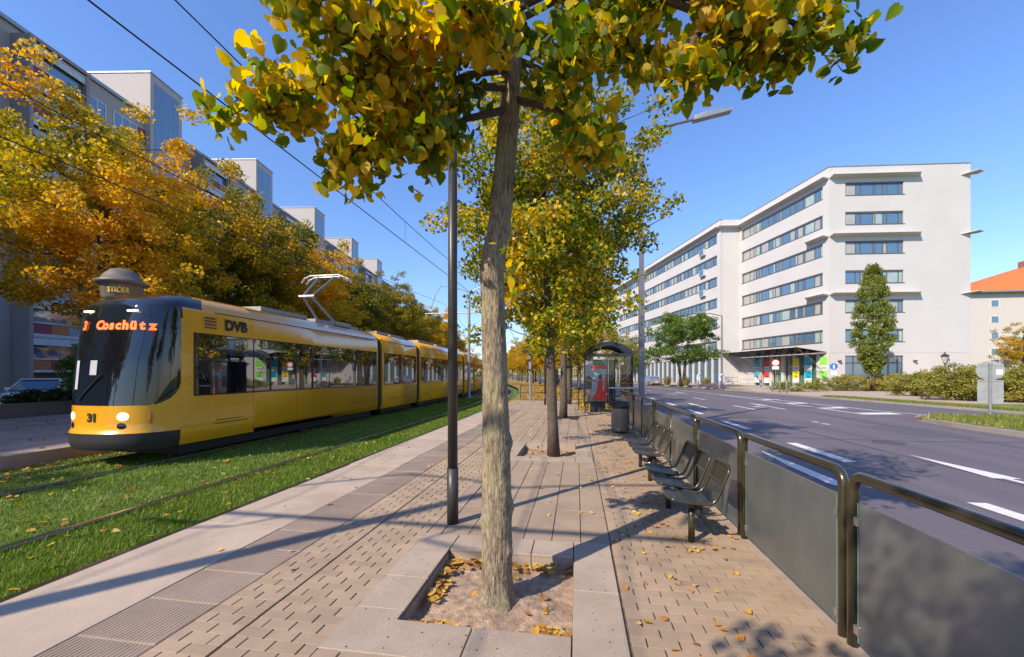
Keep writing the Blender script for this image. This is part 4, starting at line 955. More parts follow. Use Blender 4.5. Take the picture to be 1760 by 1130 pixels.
# poster box
MB().box(-.68, -.06, .40, .34, .10, 2.30).obj('poster_case', M['black'], sh); MB().box(-.42, -.05, 0, .22, .09, .40).obj('poster_foot', M['dark'], sh)
PZ = -.064
def print_(pts, col, nm, lay=0): MB().poly([(x, PZ - .002 * lay, z) for x, z in pts]).obj('poster_print', plain(nm, col, .35, coat=.6, var=.18, vs=5), sh)
print_([(-.64, .46), (.30, .46), (.30, 2.25), (-.64, 2.25)], (.30, .40, .46), 'poster_sky')
print_([(-.64, .46), (.30, .46), (.30, .75), (.0, .95), (-.3, .7), (-.64, .8)], (.10, .13, .09), 'poster_ground', 1)
print_([(-.30, 2.0), (.2, 2.02), (.2, 2.25), (-.30, 2.25)], (.10, .22, .08), 'poster_green', 1)
print_([(-.42, 1.88), (.30, 1.88), (.30, 2.04), (-.42, 2.04)], (.55, .05, .03), 'poster_red', 2)
print_([(-.12, 1.35), (.05, 1.42), (.14, 1.3), (.10, 1.0), (.22, .75), (.10, .52), (-.10, .50), (-.32, .62), (-.20, .8), (-.12, 1.05)], (.62, .03, .02), 'poster_dress', 2)
print_([(-.06, 1.42), (.06, 1.42), (.11, 1.58), (.04, 1.66), (-.08, 1.62)], (.10, .06, .04), 'poster_hair', 3)
print_([(-.60, 1.5), (-.50, 1.42), (-.15, 1.38), (-.15, 1.32), (-.5, 1.34), (-.62, 1.42)], (.42, .22, .13), 'poster_skin', 3)
print_([(-.63, 1.0), (-.36, 1.0), (-.34, 1.45), (-.5, 1.6), (-.63, 1.5)], (.09, .08, .09), 'poster_shirt', 2)
print_([(-.62, .62), (-.54, .62), (-.48, .95), (-.38, .62), (-.32, .62), (-.36, 1.0), (-.62, 1.0)], (.50, .27, .16), 'poster_legs', 2)
print_([(.16, .80), (.30, .80), (.30, 1.65), (.22, 1.6)], (.50, .03, .05), 'poster_bottle', 2)
print_([(.05, .50), (.30, .50), (.30, .74), (.05, .70)], (.55, .05, .03), 'poster_red', 3)
# ------------------------------------------------------------------ white office building
A0 = AZ(1425, 0, 47.0)[:2]
def frame(o, ang, flip=1):
    a = R(ang); d = (math.sin(a), math.cos(a)); n = (-d[1] * flip, d[0] * flip)      # d along, n outward
    return lambda u, dd, z: (o[0] + d[0] * u + n[0] * dd, o[1] + d[1] * u + n[1] * dd, z)
off = thing('office_building', 'white seven storey office block with ribbon windows across the road', 'building', (A0[0], A0[1], 0))
OB = (A0[0], A0[1], 0)
F1 = frame(A0, -13.9, 1)                        # street front, outward is left
B0 = F1(16.0, 0, 0)[:2]
FR = frame(A0, 84.4, -1)                        # right-hand front, outward is towards the camera
dR = R(84.4); C0 = (B0[0] - math.sin(dR) * 2.97, B0[1] - math.cos(dR) * 2.97)
F2 = frame(C0, -13.9, 1)
FP = frame(C0, 84.4, -1)
ROOF = 25.5; ST = 3.37; WT = 23.67; WB = 22.20; FL = 4.06
def facade(P, L, u0, u1, cells, name, ground=True, gmat='warmgrey', nstor=6):
    """spandrel bands, end piers, one strip window per storey"""
    mb = MB(OB); T = -.35
    bands = []
    zt = ROOF
    for k in range(nstor):
        t = WT - ST * k; b = WB - ST * k; bands.append((t, zt)); zt = b
    bands.append((FL, zt))
    for (a, b) in bands: mb.obox(P, 0, T, a, L, 0, b)
    for k in range(nstor):
        t = WT - ST * k; b = WB - ST * k
        mb.obox(P, 0, T, b, u0, -.002, t); mb.obox(P, u1, T, b, L, -.002, t)
    mb.obj('wall', M['white'], off)
    for k in range(nstor):
        t = WT - ST * k; b = WB - ST * k
        fr = MB(OB)
        fr.obox(P, u0, -.22, b, u1, -.10, b + .07); fr.obox(P, u0, -.22, t - .16, u1, -.06, t); fr.obox(P, u0 - .02, -.2, b - .06, u1 + .12, .05, b)
        for c in cells: fr.obox(P, c - .035, -.22, b + .07, c + .035, -.11, t - .16)
        fr.obox(P, u0, -.34, b, u1, -.28, t)
        wo_ = fr.obj('window_strip', M['frame'], off)
        for i, (a, c) in enumerate(zip(cells, cells[1:])):
            h = random.random(); w = c - a
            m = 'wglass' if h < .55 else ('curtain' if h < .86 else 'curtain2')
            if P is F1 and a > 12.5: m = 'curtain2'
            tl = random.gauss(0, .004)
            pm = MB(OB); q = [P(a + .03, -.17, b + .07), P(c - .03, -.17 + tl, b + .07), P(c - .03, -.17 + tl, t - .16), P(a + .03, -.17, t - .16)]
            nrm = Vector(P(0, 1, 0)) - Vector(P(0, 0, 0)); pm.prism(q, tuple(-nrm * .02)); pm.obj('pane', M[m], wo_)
def cellsplit(u0, u1, pat):
    out = [u0]; i = 0; u = u0
    while u < u1 - .25:
        u += pat[i % len(pat)]; i += 1; out.append(min(u, u1))
    if out[-1] < u1: out.append(u1)
    return out
facade(F1, 16.0, .87, 15.57, cellsplit(.87, 15.57, [.45, .85, 1.45, .3, .85]), 'street')
facade(FR, 15.31, 1.79, 8.14, [1.79 + 6.35 * k for k in (0, .19, .275, .49, .525, .66, .73, .925, 1)], 'right')
facade(F2, 46.0, .85, 45.2, cellsplit(.85, 45.2, [.9, .3, 1.1, .35]), 'rear')
# pier face between the two street fronts, roof, ground floors
mb = MB(OB); mb.obox(FP, 0.36, -.4, 0, 2.97, 0, ROOF - .003); mb.obj('pier', M['white'], off)
mb = MB(OB)
for (P, L) in ((F1, 16.0), (F2, 46.0)): mb.obox(P, .0, -14, ROOF - .5, L, -.36, ROOF - .05)
mb.obox(FR, .2, -14, ROOF - .5, 15.0, -.36, ROOF - .06)
mb.obox(FR, 15.0, -14, 0, 15.31, -.36, ROOF - .002); mb.obj('roof_slab', M['warmgrey'], off)
for (P, L) in ((F1, 16.05), (F2, 46.0), (FR, 15.35)):
    mb = MB(OB); mb.obox(P, -.05, -.42, ROOF, L, .05, ROOF + .10); mb.obj('coping', plain('zinc', (.36, .37, .40), .4, metal=.5), off)
# sun blades
def blade(P, u0, u1, z, w=.75):
    mb = MB(OB); q = [P(u0, .0, z - .18), P(u0, w, z), P(u0, w, z + .05), P(u0, 0, z + .05)]
    p1 = [P(u1, .0, z - .18), P(u1 - .5, w, z), P(u1 - .5, w, z + .05), P(u1, 0, z + .05)]
    mb.add(q + p1, [(0, 1, 2, 3), (7, 6, 5, 4), (0, 4, 5, 1), (1, 5, 6, 2), (2, 6, 7, 3), (3, 7, 4, 0)]); mb.obj('sun_blade', M['warmgrey'], off)
for z in (24.35, 17.62, 10.88):
    blade(FR, .0, 9.95, z); 
    mb = MB(OB); q = [FR(14.2, 0, z - .18), FR(15.25, .9, z), FR(16.3, .5, z), FR(16.3, -.2, z), FR(15.31, -.1, z - .15)]
    mb.prism(q, (0, 0, .06)); mb.obj('corner_blade', M['warmgrey'], off)
mb = MB(OB)
for (P, u0, u1, z) in ((F1, 0, 15.9, 24.35), (F1, 0, 3.2, 17.62), (F1, 0, 3.2, 10.88), (F2, -.2, 46, 24.35), (FP, -.5, 2.97, 24.35)): blade(P, u0, u1, z)
# ground floor, right front
mb = MB(OB); mb.obox(FR, 0, -.35, 0, 1.79, -.02, FL); mb.obox(FR, 8.14, -.35, 0, 15.31, -.02, FL); mb.obox(FR, 1.79, -.35, 3.75, 8.14, -.02, FL); mb.obj('ground_floor_wall', M['warmgrey'], off)
g = MB(OB); g.obox(FR, 1.79, -.33, 0, 8.14, -.28, 3.75)
for u in (1.79, 2.75, 4.5, 6.6, 7.6, 8.1): g.obox(FR, u - .05, -.28, 0, u + .05, -.12, 3.75)
g.obox(FR, 1.79, -.28, 2.85, 8.14, -.12, 3.0); gf = g.obj('shop_window', M['frame'], off)
for i, (a, b) in enumerate(((1.84, 2.7), (2.8, 4.45), (4.55, 6.55), (6.65, 7.55), (7.65, 8.05))):
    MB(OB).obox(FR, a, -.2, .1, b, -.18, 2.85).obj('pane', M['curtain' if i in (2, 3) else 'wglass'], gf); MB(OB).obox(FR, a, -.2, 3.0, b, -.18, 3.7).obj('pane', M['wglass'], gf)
for u in (1.1, 9.3): MB(OB).obox(FR, u - .12, -.02, 3.05, u + .12, .28, 3.2).obj('wall_lamp', M['anth'], off)
# entrance under the glass canopy (street front)
g = MB(OB); g.obox(F1, .4, -.62, 0, 15.6, -.55, FL); g.obj('entrance_back', plain('entrance_dark', (.16, .22, .19), .3, coat=.5), off)
MB(OB).obox(F1, 0, -.35, 0, .9, -.002, FL).obj('ground_floor_wall', M['warmgrey'], off); MB(OB).obox(F1, 12.8, -.35, 0, 16.0, -.002, FL).obj('ground_floor_wall', M['white'], off)
for u in (1.3, 3.1, 5.0, 7.0, 9.2, 11.2): MB(OB).obox(F1, u, -.3, 0, u + .5, -.02, FL).obj('column', M['white'], off)
for u in (2.3, 4.2, 6.1, 8.2, 10.2): 
    MB(OB).obox(F1, u - .42, -.45, .1, u + .42, -.42, 3.7).obj('entrance_pane', plain('green_glass', (.10, .22, .18), .05, coat=1), off)
    MB(OB).obox(F1, u + .44, -.45, 0, u + .54, -.38, 3.9).obj('door_post', plain('door_yellow', (.55, .50, .25), .5), off)
def banner(u, c, nm):
    t = thing('banner', '%s and white hanging banner at the office entrance' % nm, 'banner', F1(u, .1, .3))
    o = F1(u, .1, .3)
    mb = MB(o); mb.obox(F1, u, .06, .4, u + 1.05, .09, 3.65); mb.obj('cloth', plain('banner_white', (.78, .78, .78), .7), t)
    for (z0, z1) in ((2.65, 3.65), (1.1, 2.05)): MB(o).obox(F1, u + .01, .092, z0, u + 1.04, .1, z1).obj('colour_field', plain('banner_' + nm, c, .6), t)
    MB(o).obox(F1, u + .1, .092, 2.2, u + .95, .1, 2.5).obj('photo_field', plain('banner_grey', (.45, .45, .48), .6), t)
    for k in range(3): MB(o).obox(F1, u + .3 + k * .12, .1005, 1.2, u + .38 + k * .12, .104, 1.35 + .08 * k).obj('print_mark', M['dark'], t)
for u, c, nm in ((11.6, (.06, .45, .60), 'turquoise'), (9.55, (.62, .06, .08), 'red'), (4.3, (.80, .62, .01), 'yellow'), (2.35, (.0, .38, .60), 'blue'), (.15, (.25, .75, .10), 'green')): banner(u, c, nm)
cn = thing('glass_canopy', 'green glass canopy with steel struts over the office entrance', 'canopy', F1(8, 0, 4.4)); oc = F1(8, 0, 4.4)
mb = MB(oc); q = [F1(.2, .1, 4.15), F1(16.3, .1, 4.15), F1(17.3, 3.0, 4.75), F1(1.2, 3.0, 4.75)]; mb.prism(q, (0, 0, .04)); mb.obj('glass_roof', M['canopy'], cn)
for k in range(9):
    u = .6 + 1.95 * k; MB(oc).tube([F1(u, .0, 1.6), F1(u + .4, 1.4, 3.4), F1(u + .8, 2.8, 4.7)], .035, 6).obj('strut', M['frame'], cn); MB(oc).tube([F1(u, .05, 4.2), F1(u + .9, 2.95, 4.82)], .04, 6).obj('rib', M['frame'], cn)
for z in (2.4, 3.2): MB(oc).tube([F1(.6, .8, z), F1(16, .8, z)], .02, 5).obj('tie_rod', M['frame'], cn)
# ground floor of the rear street front: columns and tall glass
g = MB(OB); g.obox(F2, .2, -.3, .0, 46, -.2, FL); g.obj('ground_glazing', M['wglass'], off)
for k in range(24):
    u = .15 + 1.95 * k; MB(OB).obox(F2, u, -.2, 0, u + .42, -.06, FL).obj('column', M['white'], off)
    for j in (1, 2): MB(OB).obox(F2, u + .5 + .48 * j, -.2, 0, u + .55 + .48 * j, -.16, FL).obj('mullion', M['frame'], off)
    MB(OB).obox(F2, u + .42, -.2, 2.2, u + 1.95, -.165, 2.3).obj('transom', M['frame'], off)
# little projecting window boxes
for k in range(6):
    z = WB - ST * k; mb = MB(OB); mb.obox(F2, 3.9, 0, z - 1.0, 5.3, .45, z); mb.obj('window_box', M['white'], off)
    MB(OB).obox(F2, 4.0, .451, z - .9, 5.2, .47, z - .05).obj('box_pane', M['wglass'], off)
# ------------------------------------------------------------------ orange-roofed house at the right edge
H0 = AZ(1676, 0, 66.0)[:2]; FH = frame(H0, 88, -1); OH = (H0[0], H0[1], 0)
hs = thing('apartment_house', 'cream house with bright orange tiled hip roof right of the office block', 'house', OH)
mb = MB(OH); mb.obox(FH, -1.0, -14, 0, 24, 0, 14.9); mb.obj('wall', plain('cream_render', (.62, .56, .51), .9, var=.03), hs)
mb = MB(OH); q = [FH(-1.6, .7, 14.9), FH(24.6, .7, 14.9), FH(24.6, -14.7, 14.9), FH(-1.6, -14.7, 14.9), FH(15.5, -7, 21), FH(19, -7, 21)]
mb.add(q, [(0, 1, 5, 4), (1, 2, 5), (2, 3, 4, 5), (3, 0, 4), (0, 3, 2, 1)]); rf = mb.obj('roof', mat('orange_tiles', (.62, .17, .04), .8, var=.15, vs=2, bump=.6, bs=8, stretch=(1, 1, 3)), hs)
mb = MB(OH); mb.obox(FH, 13.3, -7.5, 18.8, 15.6, -6.2, 21.3); mb.obj('chimney', plain('brick_red', (.28, .13, .09), .9), rf)
mb = MB(OH); mb.obox(FH, -1.6, .6, 14.7, 24.6, .8, 14.95); mb.obj('gutter', M['gal'], hs)
for z in (4.7, 7.3, 9.9, 12.5):
    for u in (2.3, 8.5, 14):
        w = MB(OH); w.obox(FH, u - .08, -.02, z - .08, u + 1.08, .03, z + 1.08); wo_ = w.obj('window', plain('white_frame', (.75, .75, .74), .5), hs)
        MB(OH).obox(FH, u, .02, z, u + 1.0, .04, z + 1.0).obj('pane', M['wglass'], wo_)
# pale building with red balconies far down the road
for (px_, t_, w_, h_, col, lab, bal) in ((1078, 125, 16, 22, (.55, .47, .36), 'distant ochre apartment house with red balconies beyond the office block', True), (1010, 170, 30, 16, (.58, .50, .42), 'distant pale apartment house behind the median lindens', False)):
    p = AZ(px_, 0, t_); o = (p[0], p[1], 0); Pq = frame(o[:2], 82, -1); b = thing('apartment_house', lab, 'house', o)
    mb = MB(o); mb.obox(Pq, 0, -12, 0, w_, 0, h_); mb.obj('wall', plain('render_%d' % px_, col, .9), b)
    mb = MB(o); mb.add([Pq(-.5, .5, h_), Pq(w_ + .5, .5, h_), Pq(w_ + .5, -12.5, h_), Pq(-.5, -12.5, h_), Pq(2, -6, h_ + 4), Pq(w_ - 2, -6, h_ + 4)], [(0, 1, 5, 4), (1, 2, 5), (2, 3, 4, 5), (3, 0, 4)]); mb.obj('roof', plain('roof_brown', (.22, .10, .07), .9), b)
    for z in range(2, int(h_) - 2, 3):
        for u in range(1, int(w_) - 1, 3):
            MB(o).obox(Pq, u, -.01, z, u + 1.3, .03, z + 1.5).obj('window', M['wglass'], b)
        if bal: MB(o).obox(Pq, 0, 0, z - .9, w_, 1.0, z + .1).obj('balcony', plain('balcony_red', (.45, .09, .05), .8), b)
# ------------------------------------------------------------------ apartment slab on the left
AN = -8.4; a_ = R(AN); drl = (math.sin(a_), math.cos(a_)); nl = (-drl[1], drl[0])
def PL(s, d, z): return (nl[0] * (38 - d) + drl[0] * s, nl[1] * (38 - d) + drl[1] * s, z)
OL = PL(40, 0, 0)
ap = thing('apartment_block', 'long grey ten storey apartment slab with glazed stair towers behind the maples', 'building', OL)
M['beige'] = mat('beige_panel', (.44, .385, .345), .85, var=.05, vs=.6); M['brown'] = mat('taupe_panel', (.34, .27, .25), .85, var=.05, vs=.6)
mb = MB(OL); mb.obox(PL, -22, -13, 0, 128, 0, 27.9); mb.obj('wall', M['beige'], ap)
mb = MB(OL); mb.obox(PL, -22.2, -13.2, 27.9, 128.2, .25, 28.2); mb.obj('roof_edge', M['gal'], ap)
T0 = 41.27; SPN = 16.95
plain('loggia_white', (.60, .60, .60), .7); plain('panel_red', (.28, .05, .06), .6); plain('panel_orange', (.50, .17, .05), .6); plain('panel_blue', (.28, .36, .42), .5)
loggia_me = {}
def rel_mesh(build, name, m):
    mb = MB(); build(mb); me = mb.mesh(name); me.materials.append(m); return me
rotL = math.atan2(-drl[0], drl[1])           # local y along the slab, local x towards the street
def inst(name, me, parent, s, d, z):
    p = PL(s, d, z); o = link(name, me, parent); o.location = (p[0] - OL[0], p[1] - OL[1], p[2]); o.rotation_euler = (0, 0, rotL); return o
me_bal = rel_mesh(lambda b: (b.box(-1.3, 0, 0, 0, 3.8, .22), b.box(.001, -.05, .02, .09, 3.85, .20), b.box(0, -.05, 1.0, .10, 3.85, 1.10), b.box(-.02, 0, 2.12, .06, 3.8, 2.66), b.box(-.03, 0, 2.70, .08, 3.8, 2.79)), 'balcony', M['loggia_white'])
me_gl = rel_mesh(lambda b: b.box(-.25, .05, 1.10, -.22, 3.75, 2.12), 'loggia_glass', M['wglass'])
pan = {k: rel_mesh(lambda b: b.box(.0, 0, .24, .04, 1.24, .99), 'parapet_panel', M[k]) for k in ('panel_red', 'panel_orange', 'panel_blue')}
def winb(b):
    b.box(.0, 0, 0, .06, 2.4, .08); b.box(0, 0, 1.42, .06, 2.4, 1.5)
    for y in (0, .78, 1.56, 2.32): b.box(0, y, .08, .055, y + .08, 1.42)
me_w = rel_mesh(winb, 'window', plain('white_frame', (.75, .75, .74), .5)); me_wp = rel_mesh(lambda b: b.box(.002, .08, .08, .02, 2.32, 1.42), 'pane', M['wglass']); me_rp = rel_mesh(lambda b: b.box(.002, 2.42, 0, .03, 3.3, 1.5), 'infill_panel', M['panel_red'])
for k in range(-2, 5):
    T = T0 + SPN * k
    # stair tower
    if k >= -1:
        mb = MB(OL); mb.obox(PL, T, -7, 0, T + 3.95, .5, 32.5); tw = mb.obj('stair_tower', plain('tower_render', (.50, .455, .42), .85, var=.04), ap)
        mb = MB(OL); mb.obox(PL, T - .08, -7.1, 32.5, T + 4.03, .58, 32.62); mb.obj('tower_coping', plain('zinc', (.36, .37, .40), .4, metal=.5), tw)
        MB(OL).obox(PL, T + .42, .48, 2.5, T + 3.55, .515, 31.8).obj('tower_frame', plain('tower_frame', (.30, .34, .40), .4), tw)
        for zz in range(10):
            z0 = 3 + 2.88 * zz
            for (a, b) in ((.5, 1.3), (1.36, 2.7), (2.76, 3.5)):
                if k < 1 or zz > 5 : MB(OL).obox(PL, T + a, .51, z0, T + b, .53, z0 + 2.8).obj('tower_pane', M['wglass'], tw)
        if not (k < 1): MB(OL).obox(PL, T + .5, .51, 3, T + 3.5, .53, 20.2).obj('tower_pane', M['wglass'], tw)
    b0 = T + 6.05
    mb = MB(OL); mb.obox(PL, b0 - .25, 0, 0, b0, 1.5, 27.0); mb.obox(PL, b0 + 3.8, 0, 0, b0 + 4.05, 1.5, 27.0); mb.obox(PL, b0 - .25, 0, 27.0, b0 + 4.05, 1.55, 27.25); mb.obj('bay_wall', M['brown'], ap)
    for st in range(9):
        z = 1.75 + 2.79 * st
        bo = inst('balcony', me_bal, ap, b0, 1.35, z)
        for c in (me_gl,):
            o = link('loggia_glass', c, bo)
        for j in range(3):
            o = link('parapet_panel', pan[('panel_red', 'panel_blue', 'panel_orange')[(j + st * 2 + k) % 3 if (st + k) % 2 else (2 - j + st) % 3]], bo); o.location = (.0, .02 + j * 1.26, 0)
        for s_ in (T + 10.5, T + 13.6):
            wv = inst('window', me_w, ap, s_, .0, z + .9); link('pane', me_wp, wv)
            if s_ > T + 12: link('infill_panel', me_rp, wv)
# ------------------------------------------------------------------ advertising column
t = thing('advertising_column', 'round grey advertising column with domed roof behind the tram front', 'advertising column', (-13.7, 10.4, 0)); t.scale = (.70, .70, 1.085)
mb = MB(); mb.smooth = True; mb.lathe((0, 0, 0), [(.66, 0), (.66, .5), (.60, .55), (.60, 3.55), (.60, 3.62)], 32); mb.obj('shaft', plain('column_poster', (.72, .71, .68), .4, coat=.6), t)
mb = MB(); mb.smooth = True; mb.lathe((0, 0, 0), [(.62, 3.6), (.66, 3.66), (.70, 3.95), (.74, 4.0)], 32); mb.obj('collar', plain('column_grey', (.16, .14, .12), .5), t)
mb = MB(); mb.smooth = True; mb.lathe((0, 0, 0), [(.74, 4.0), (.92, 4.06), (.93, 4.10), (.72, 4.16), (.60, 4.30), (.40, 4.44), (.15, 4.5), (.01, 4.51)], 32); mb.obj('dome', plain('column_grey', (.16, .14, .12), .5), t)
cdir = math.atan2(-10.1, 13.35)
for k, ch in enumerate('STRÖER'):
    a = cdir - .62 + k * .17; n = Vector((math.cos(a), math.sin(a), 0)); lettering(ch, .20, plain('gold_letter', (.95, .60, .08), .4), t, Vector((0, 0, 3.83)) + n * .705, Vector((0, 0, 1)).cross(n), (0, 0, 1), .008)
for k in range(7):
    a0 = cdir - .82 + k * .09; q = [(.606 * math.cos(a), .606 * math.sin(a), z) for a, z in ((a0, 3.2), (a0 + .09, 3.2), (a0 + .09, 3.48), (a0, 3.48))]
    MB().poly(q).obj('poster_field', plain('poster_yellow', (.80, .62, .02), .5), t)
for k, ch in enumerate('IS HUST'):
    a = cdir - .76 + k * .085; n = Vector((math.cos(a), math.sin(a), 0)); lettering(ch, .12, M['dark'], t, Vector((0, 0, 3.4)) + n * .609, Vector((0, 0, 1)).cross(n), (0, 0, 1), .004)
# ------------------------------------------------------------------ road lamp by the barrier, lamp across the road
t = thing('street_lamp', 'tall grey road lamp post with long arm behind the glass barrier', 'street lamp', (2.10, 13.9, 0))
mb = MB(); mb.prism([(-.085, -.085, -.12), (.085, -.085, -.12), (.085, .085, -.12), (-.085, .085, -.12)], (0, 0, 5)); mb.obj('lower_pole', plain('lamp_grey', (.20, .19, .21), .4, metal=.4), t)
MB().box(-.07, -.07, 4.9, .07, .07, 9.7).obj('upper_pole', M['lamp_grey'], t); MB().tube([(0, 0, 9.62), (1.75, 0, 9.9)], .045, 8).obj('arm', M['lamp_grey'], t)
mb = MB(); mb.prism([(1.6, -.13, 9.80), (2.75, -.10, 10.02), (2.8, -.08, 10.12), (2.1, -.12, 10.07), (1.6, -.10, 9.96)], (0, .24, 0)); mb.obj('luminaire', M['gal'], t)
t = thing('street_lamp', 'slim street lamp with left pointing arm in front of the office block', 'street lamp', (G(1241, 668, 0)[0], G(1241, 668, 0)[1], 0))
MB().tube([(0, 0, 0), (0, 0, 8.2)], [.10, .07], 8).obj('pole', M['lamp_grey'], t); MB().tube([(0, 0, 8.2), (-1.2, 0, 8.5), (-2.2, 0, 8.62)], .05, 6).obj('arm', M['lamp_grey'], t); MB().box(-2.9, -.13, 8.58, -2.0, .13, 8.72).obj('luminaire', M['gal'], t)
t = thing('street_lamp', 'distant street lamp tip showing right of the second linden crown', 'street lamp', (8.3, 47, 0))
MB().tube([(0, 0, -.1), (0, 0, 10.0)], [.12, .08], 8).obj('pole', M['lamp_grey'], t); MB().tube([(0, 0, 10.0), (1.8, 0, 10.35)], .05, 6).obj('arm', M['lamp_grey'], t); MB().box(1.6, -.15, 10.3, 2.7, .15, 10.45).obj('luminaire', M['gal'], t)
t.location = (1.75 + bend(47), 47, 0)
# old style lantern
o = G(1624, 668, 0); t = thing('lantern_post', 'old style black lantern on a thin post behind the hedge', 'lantern', (o[0], o[1], 0)); k = 1.0
MB().tube([(0, 0, 0), (0, 0, 1.0), (0, 0, 2.9)], [.09, .06, .05], 8).obj('post', M['anth'], t)
MB().lathe((0, 0, 0), [(.10, 2.9), (.30, 3.65)], 6).obj('lantern_glass', plain('lantern_glass', (.55, .52, .48), .2), t); MB().lathe((0, 0, 0), [(.36, 3.62), (.40, 3.70), (.20, 3.86), (.06, 3.95), (.04, 4.15)], 8).obj('lantern_roof', M['anth'], t)
for k in range(6):
    a = 2 * math.pi * k / 6; MB().tube([(.10 * math.cos(a), .10 * math.sin(a), 2.9), (.31 * math.cos(a), .31 * math.sin(a), 3.66)], .014, 4).obj('lantern_bar', M['anth'], t)
# ------------------------------------------------------------------ signs
def face_cam(x, y): return math.atan2(-x, y) * 0 + math.atan2(x, y) * -1
def sign(name, label, base, h, parts, post_r=.03, rz=None):
    t = thing(name, label, 'sign', base, face_cam(base[0], base[1]) if rz is None else rz)
    MB().tube([(0, 0, 0), (0, 0, h)], post_r, 10).obj('post', M['gal'], t)
    for (kind, z, a, b, m, pn, dy) in parts:
        mb = MB()
        if kind == 'disc': mb.lathe((0, dy, z), [(a, -.006), (a, .006)], 32, 'y')
        else: mb.box(-a, dy - .006, z - b, a, dy + .006, z + b)
        mb.obj(pn, m, t)
    return t
plain('sign_red', (.65, .03, .02), .4); plain('sign_white', (.78, .77, .76), .4); plain('sign_blue', (.02, .14, .55), .4); plain('sign_back', (.27, .295, .30), .55)
b = G(1333, 667, 0); sign('no_entry_sign', 'round white sign with red ring on a post in front of the entrance', b, 3.3, [('disc', 2.95, .42, 0, M['sign_red'], 'red_ring', -.045), ('disc', 2.95, .31, 0, M['sign_white'], 'white_field', -.056), ('box', 2.35, .33, .17, M['sign_white'], 'extra_plate', -.045)])
b = G(1433, 671, 0); t = sign('footpath_sign', 'round blue pedestrian sign with small plate in front of the corner hedge', b, 2.75, [('disc', 2.4, .33, 0, M['sign_blue'], 'blue_disc', -.045), ('box', 1.75, .24, .22, M['sign_white'], 'extra_plate', -.045)])
mb = MB(); mb.poly([(-.06, -.056, 2.2), (.08, -.056, 2.2), (.06, -.056, 2.5), (.02, -.056, 2.64), (-.05, -.056, 2.5)]); mb.obj('walker_symbol', M['sign_white'], t)
b = G(1702, 716, RZ + .1); t = sign('road_sign', 'back of a round and a rectangular grey road sign on the traffic island', (b[0], b[1], RZ + .1), 2.10, [('disc', 1.82, .385, 0, M['sign_back'], 'round_plate', -.06 + .12), ('box', .98, .34, .46, M['sign_back'], 'lower_plate', .06), ('box', 2.08, .06, .02, M['dark'], 'clip', .05), ('box', 2.02, .30, .012, M['gal'], 'bracket', .045), ('box', 1.55, .30, .012, M['gal'], 'bracket', .045), ('box', 1.40, .30, .012, M['gal'], 'bracket', .045), ('box', 1.76, .08, .10, M['sign_white'], 'sticker', .052)], .05)
t.children[-1].location.x = .24
b = G(1738, 664, 0); sign('road_sign', 'small sign pair seen from behind next to the yellow street tree', b, 4.3, [('disc', 3.9, .38, 0, M['sign_back'], 'round_plate', .05), ('box', 3.0, .36, .36, M['sign_back'], 'lower_plate', .05)])
b = G(1721, 668, 0); t = thing('traffic_light', 'traffic light with lit red lamp behind the hedge', 'traffic light', (b[0], b[1], 0), face_cam(b[0], b[1])); MB().tube([(0, 0, 0), (0, 0, 3.4)], .06, 8).obj('post', M['gal'], t)
MB().box(-.75, -.12, 2.3, -.15, .12, 3.2).obj('signal_head', M['anth'], t); MB().box(.15, -.12, 2.3, .55, .12, 3.2).obj('signal_head', M['anth'], t); MB().box(-.38, -.12, 1.35, .0, .12, 2.05).obj('pedestrian_head', M['anth'], t)
mr_ = new_mat('red_lamp')[0]; pb = mr_.node_tree.nodes['Principled BSDF']; pb.inputs['Base Color'].default_value = (.7, .02, .01, 1); pb.inputs['Emission Color'].default_value = (1, .03, .02, 1); pb.inputs['Emission Strength'].default_value = 1.5
MB().lathe((-.19, -.13, 1.85), [(.12, 0), (.12, .01)], 14, 'y').obj('red_lamp', mr_, t)
# bollards and guard rails across the road
for k, (px, py) in enumerate(((1327, 673), (1340, 675.5), (1352, 676))):
    o = G(px, py, 0); mb = MB(); mb.smooth = True; mb.lathe(o, [(.06, 0), (.06, 1.0), (.045, 1.04)], 12); b = MB().obj if False else mb.obj('bollard', M['gal']); tag(b, ['left', 'middle', 'right'][k] + ' bollard of three at the entrance verge', 'bollard', 'entrance bollards')
def guard(pa, pb, label, h=1.0, n=3):
    a = G(*pa, 0); b = G(*pb, 0); t = thing('guard_rail', label, 'railing', a); d = (b[0] - a[0], b[1] - a[1], 0)
    for z in (h, h * .55): MB().tube([(0, 0, z), (d[0], d[1], z)], .025, 6).obj('rail', M['gal'], t)
    for k in range(n): u = k / (n - 1); MB().tube([(d[0] * u, d[1] * u, 0), (d[0] * u, d[1] * u, h)], .025, 6).obj('post', M['gal'], t)
guard((1246, 667), (1268, 664), 'grey tube guard rail left of the entrance forecourt', 1.2)
guard((1272, 667), (1300, 668), 'low grey rail in front of the walking person', 1.0)
guard((1360, 667), (1428, 668), 'thin grey rail in front of the yellow and blue banners', .55, 5)
guard((1450, 671), (1560, 671), 'knee high rail in front of the corner hedge', .45, 6)
guard((1134, 664.5), (1146, 664), 'bicycle stands beside the grey parked car', .9, 4)
# pale blue service posts on the planting strip
for k, (px, py) in enumerate(((1166, 664), (1199, 666), (1237, 669))):
    o = G(px, py, 0); t = thing('service_post', ORD[k] + ' pale blue curved service post from the left on the planting strip', 'post', (o[0], o[1], 0), 0, 'pale blue posts'); mb = MB(); mb.smooth = True
    mb.tube([(0, 0, 0), (0, 0, 1.3), (.06, 0, 1.5), (.22, 0, 1.58), (.36, 0, 1.48)], .13, 12); mb.obj('body', plain('pale_blue', (.42, .50, .56), .5), t); MB().box(-.08, -.14, .9, .08, -.125, 1.2).obj('plate', M['sign_white'], t)
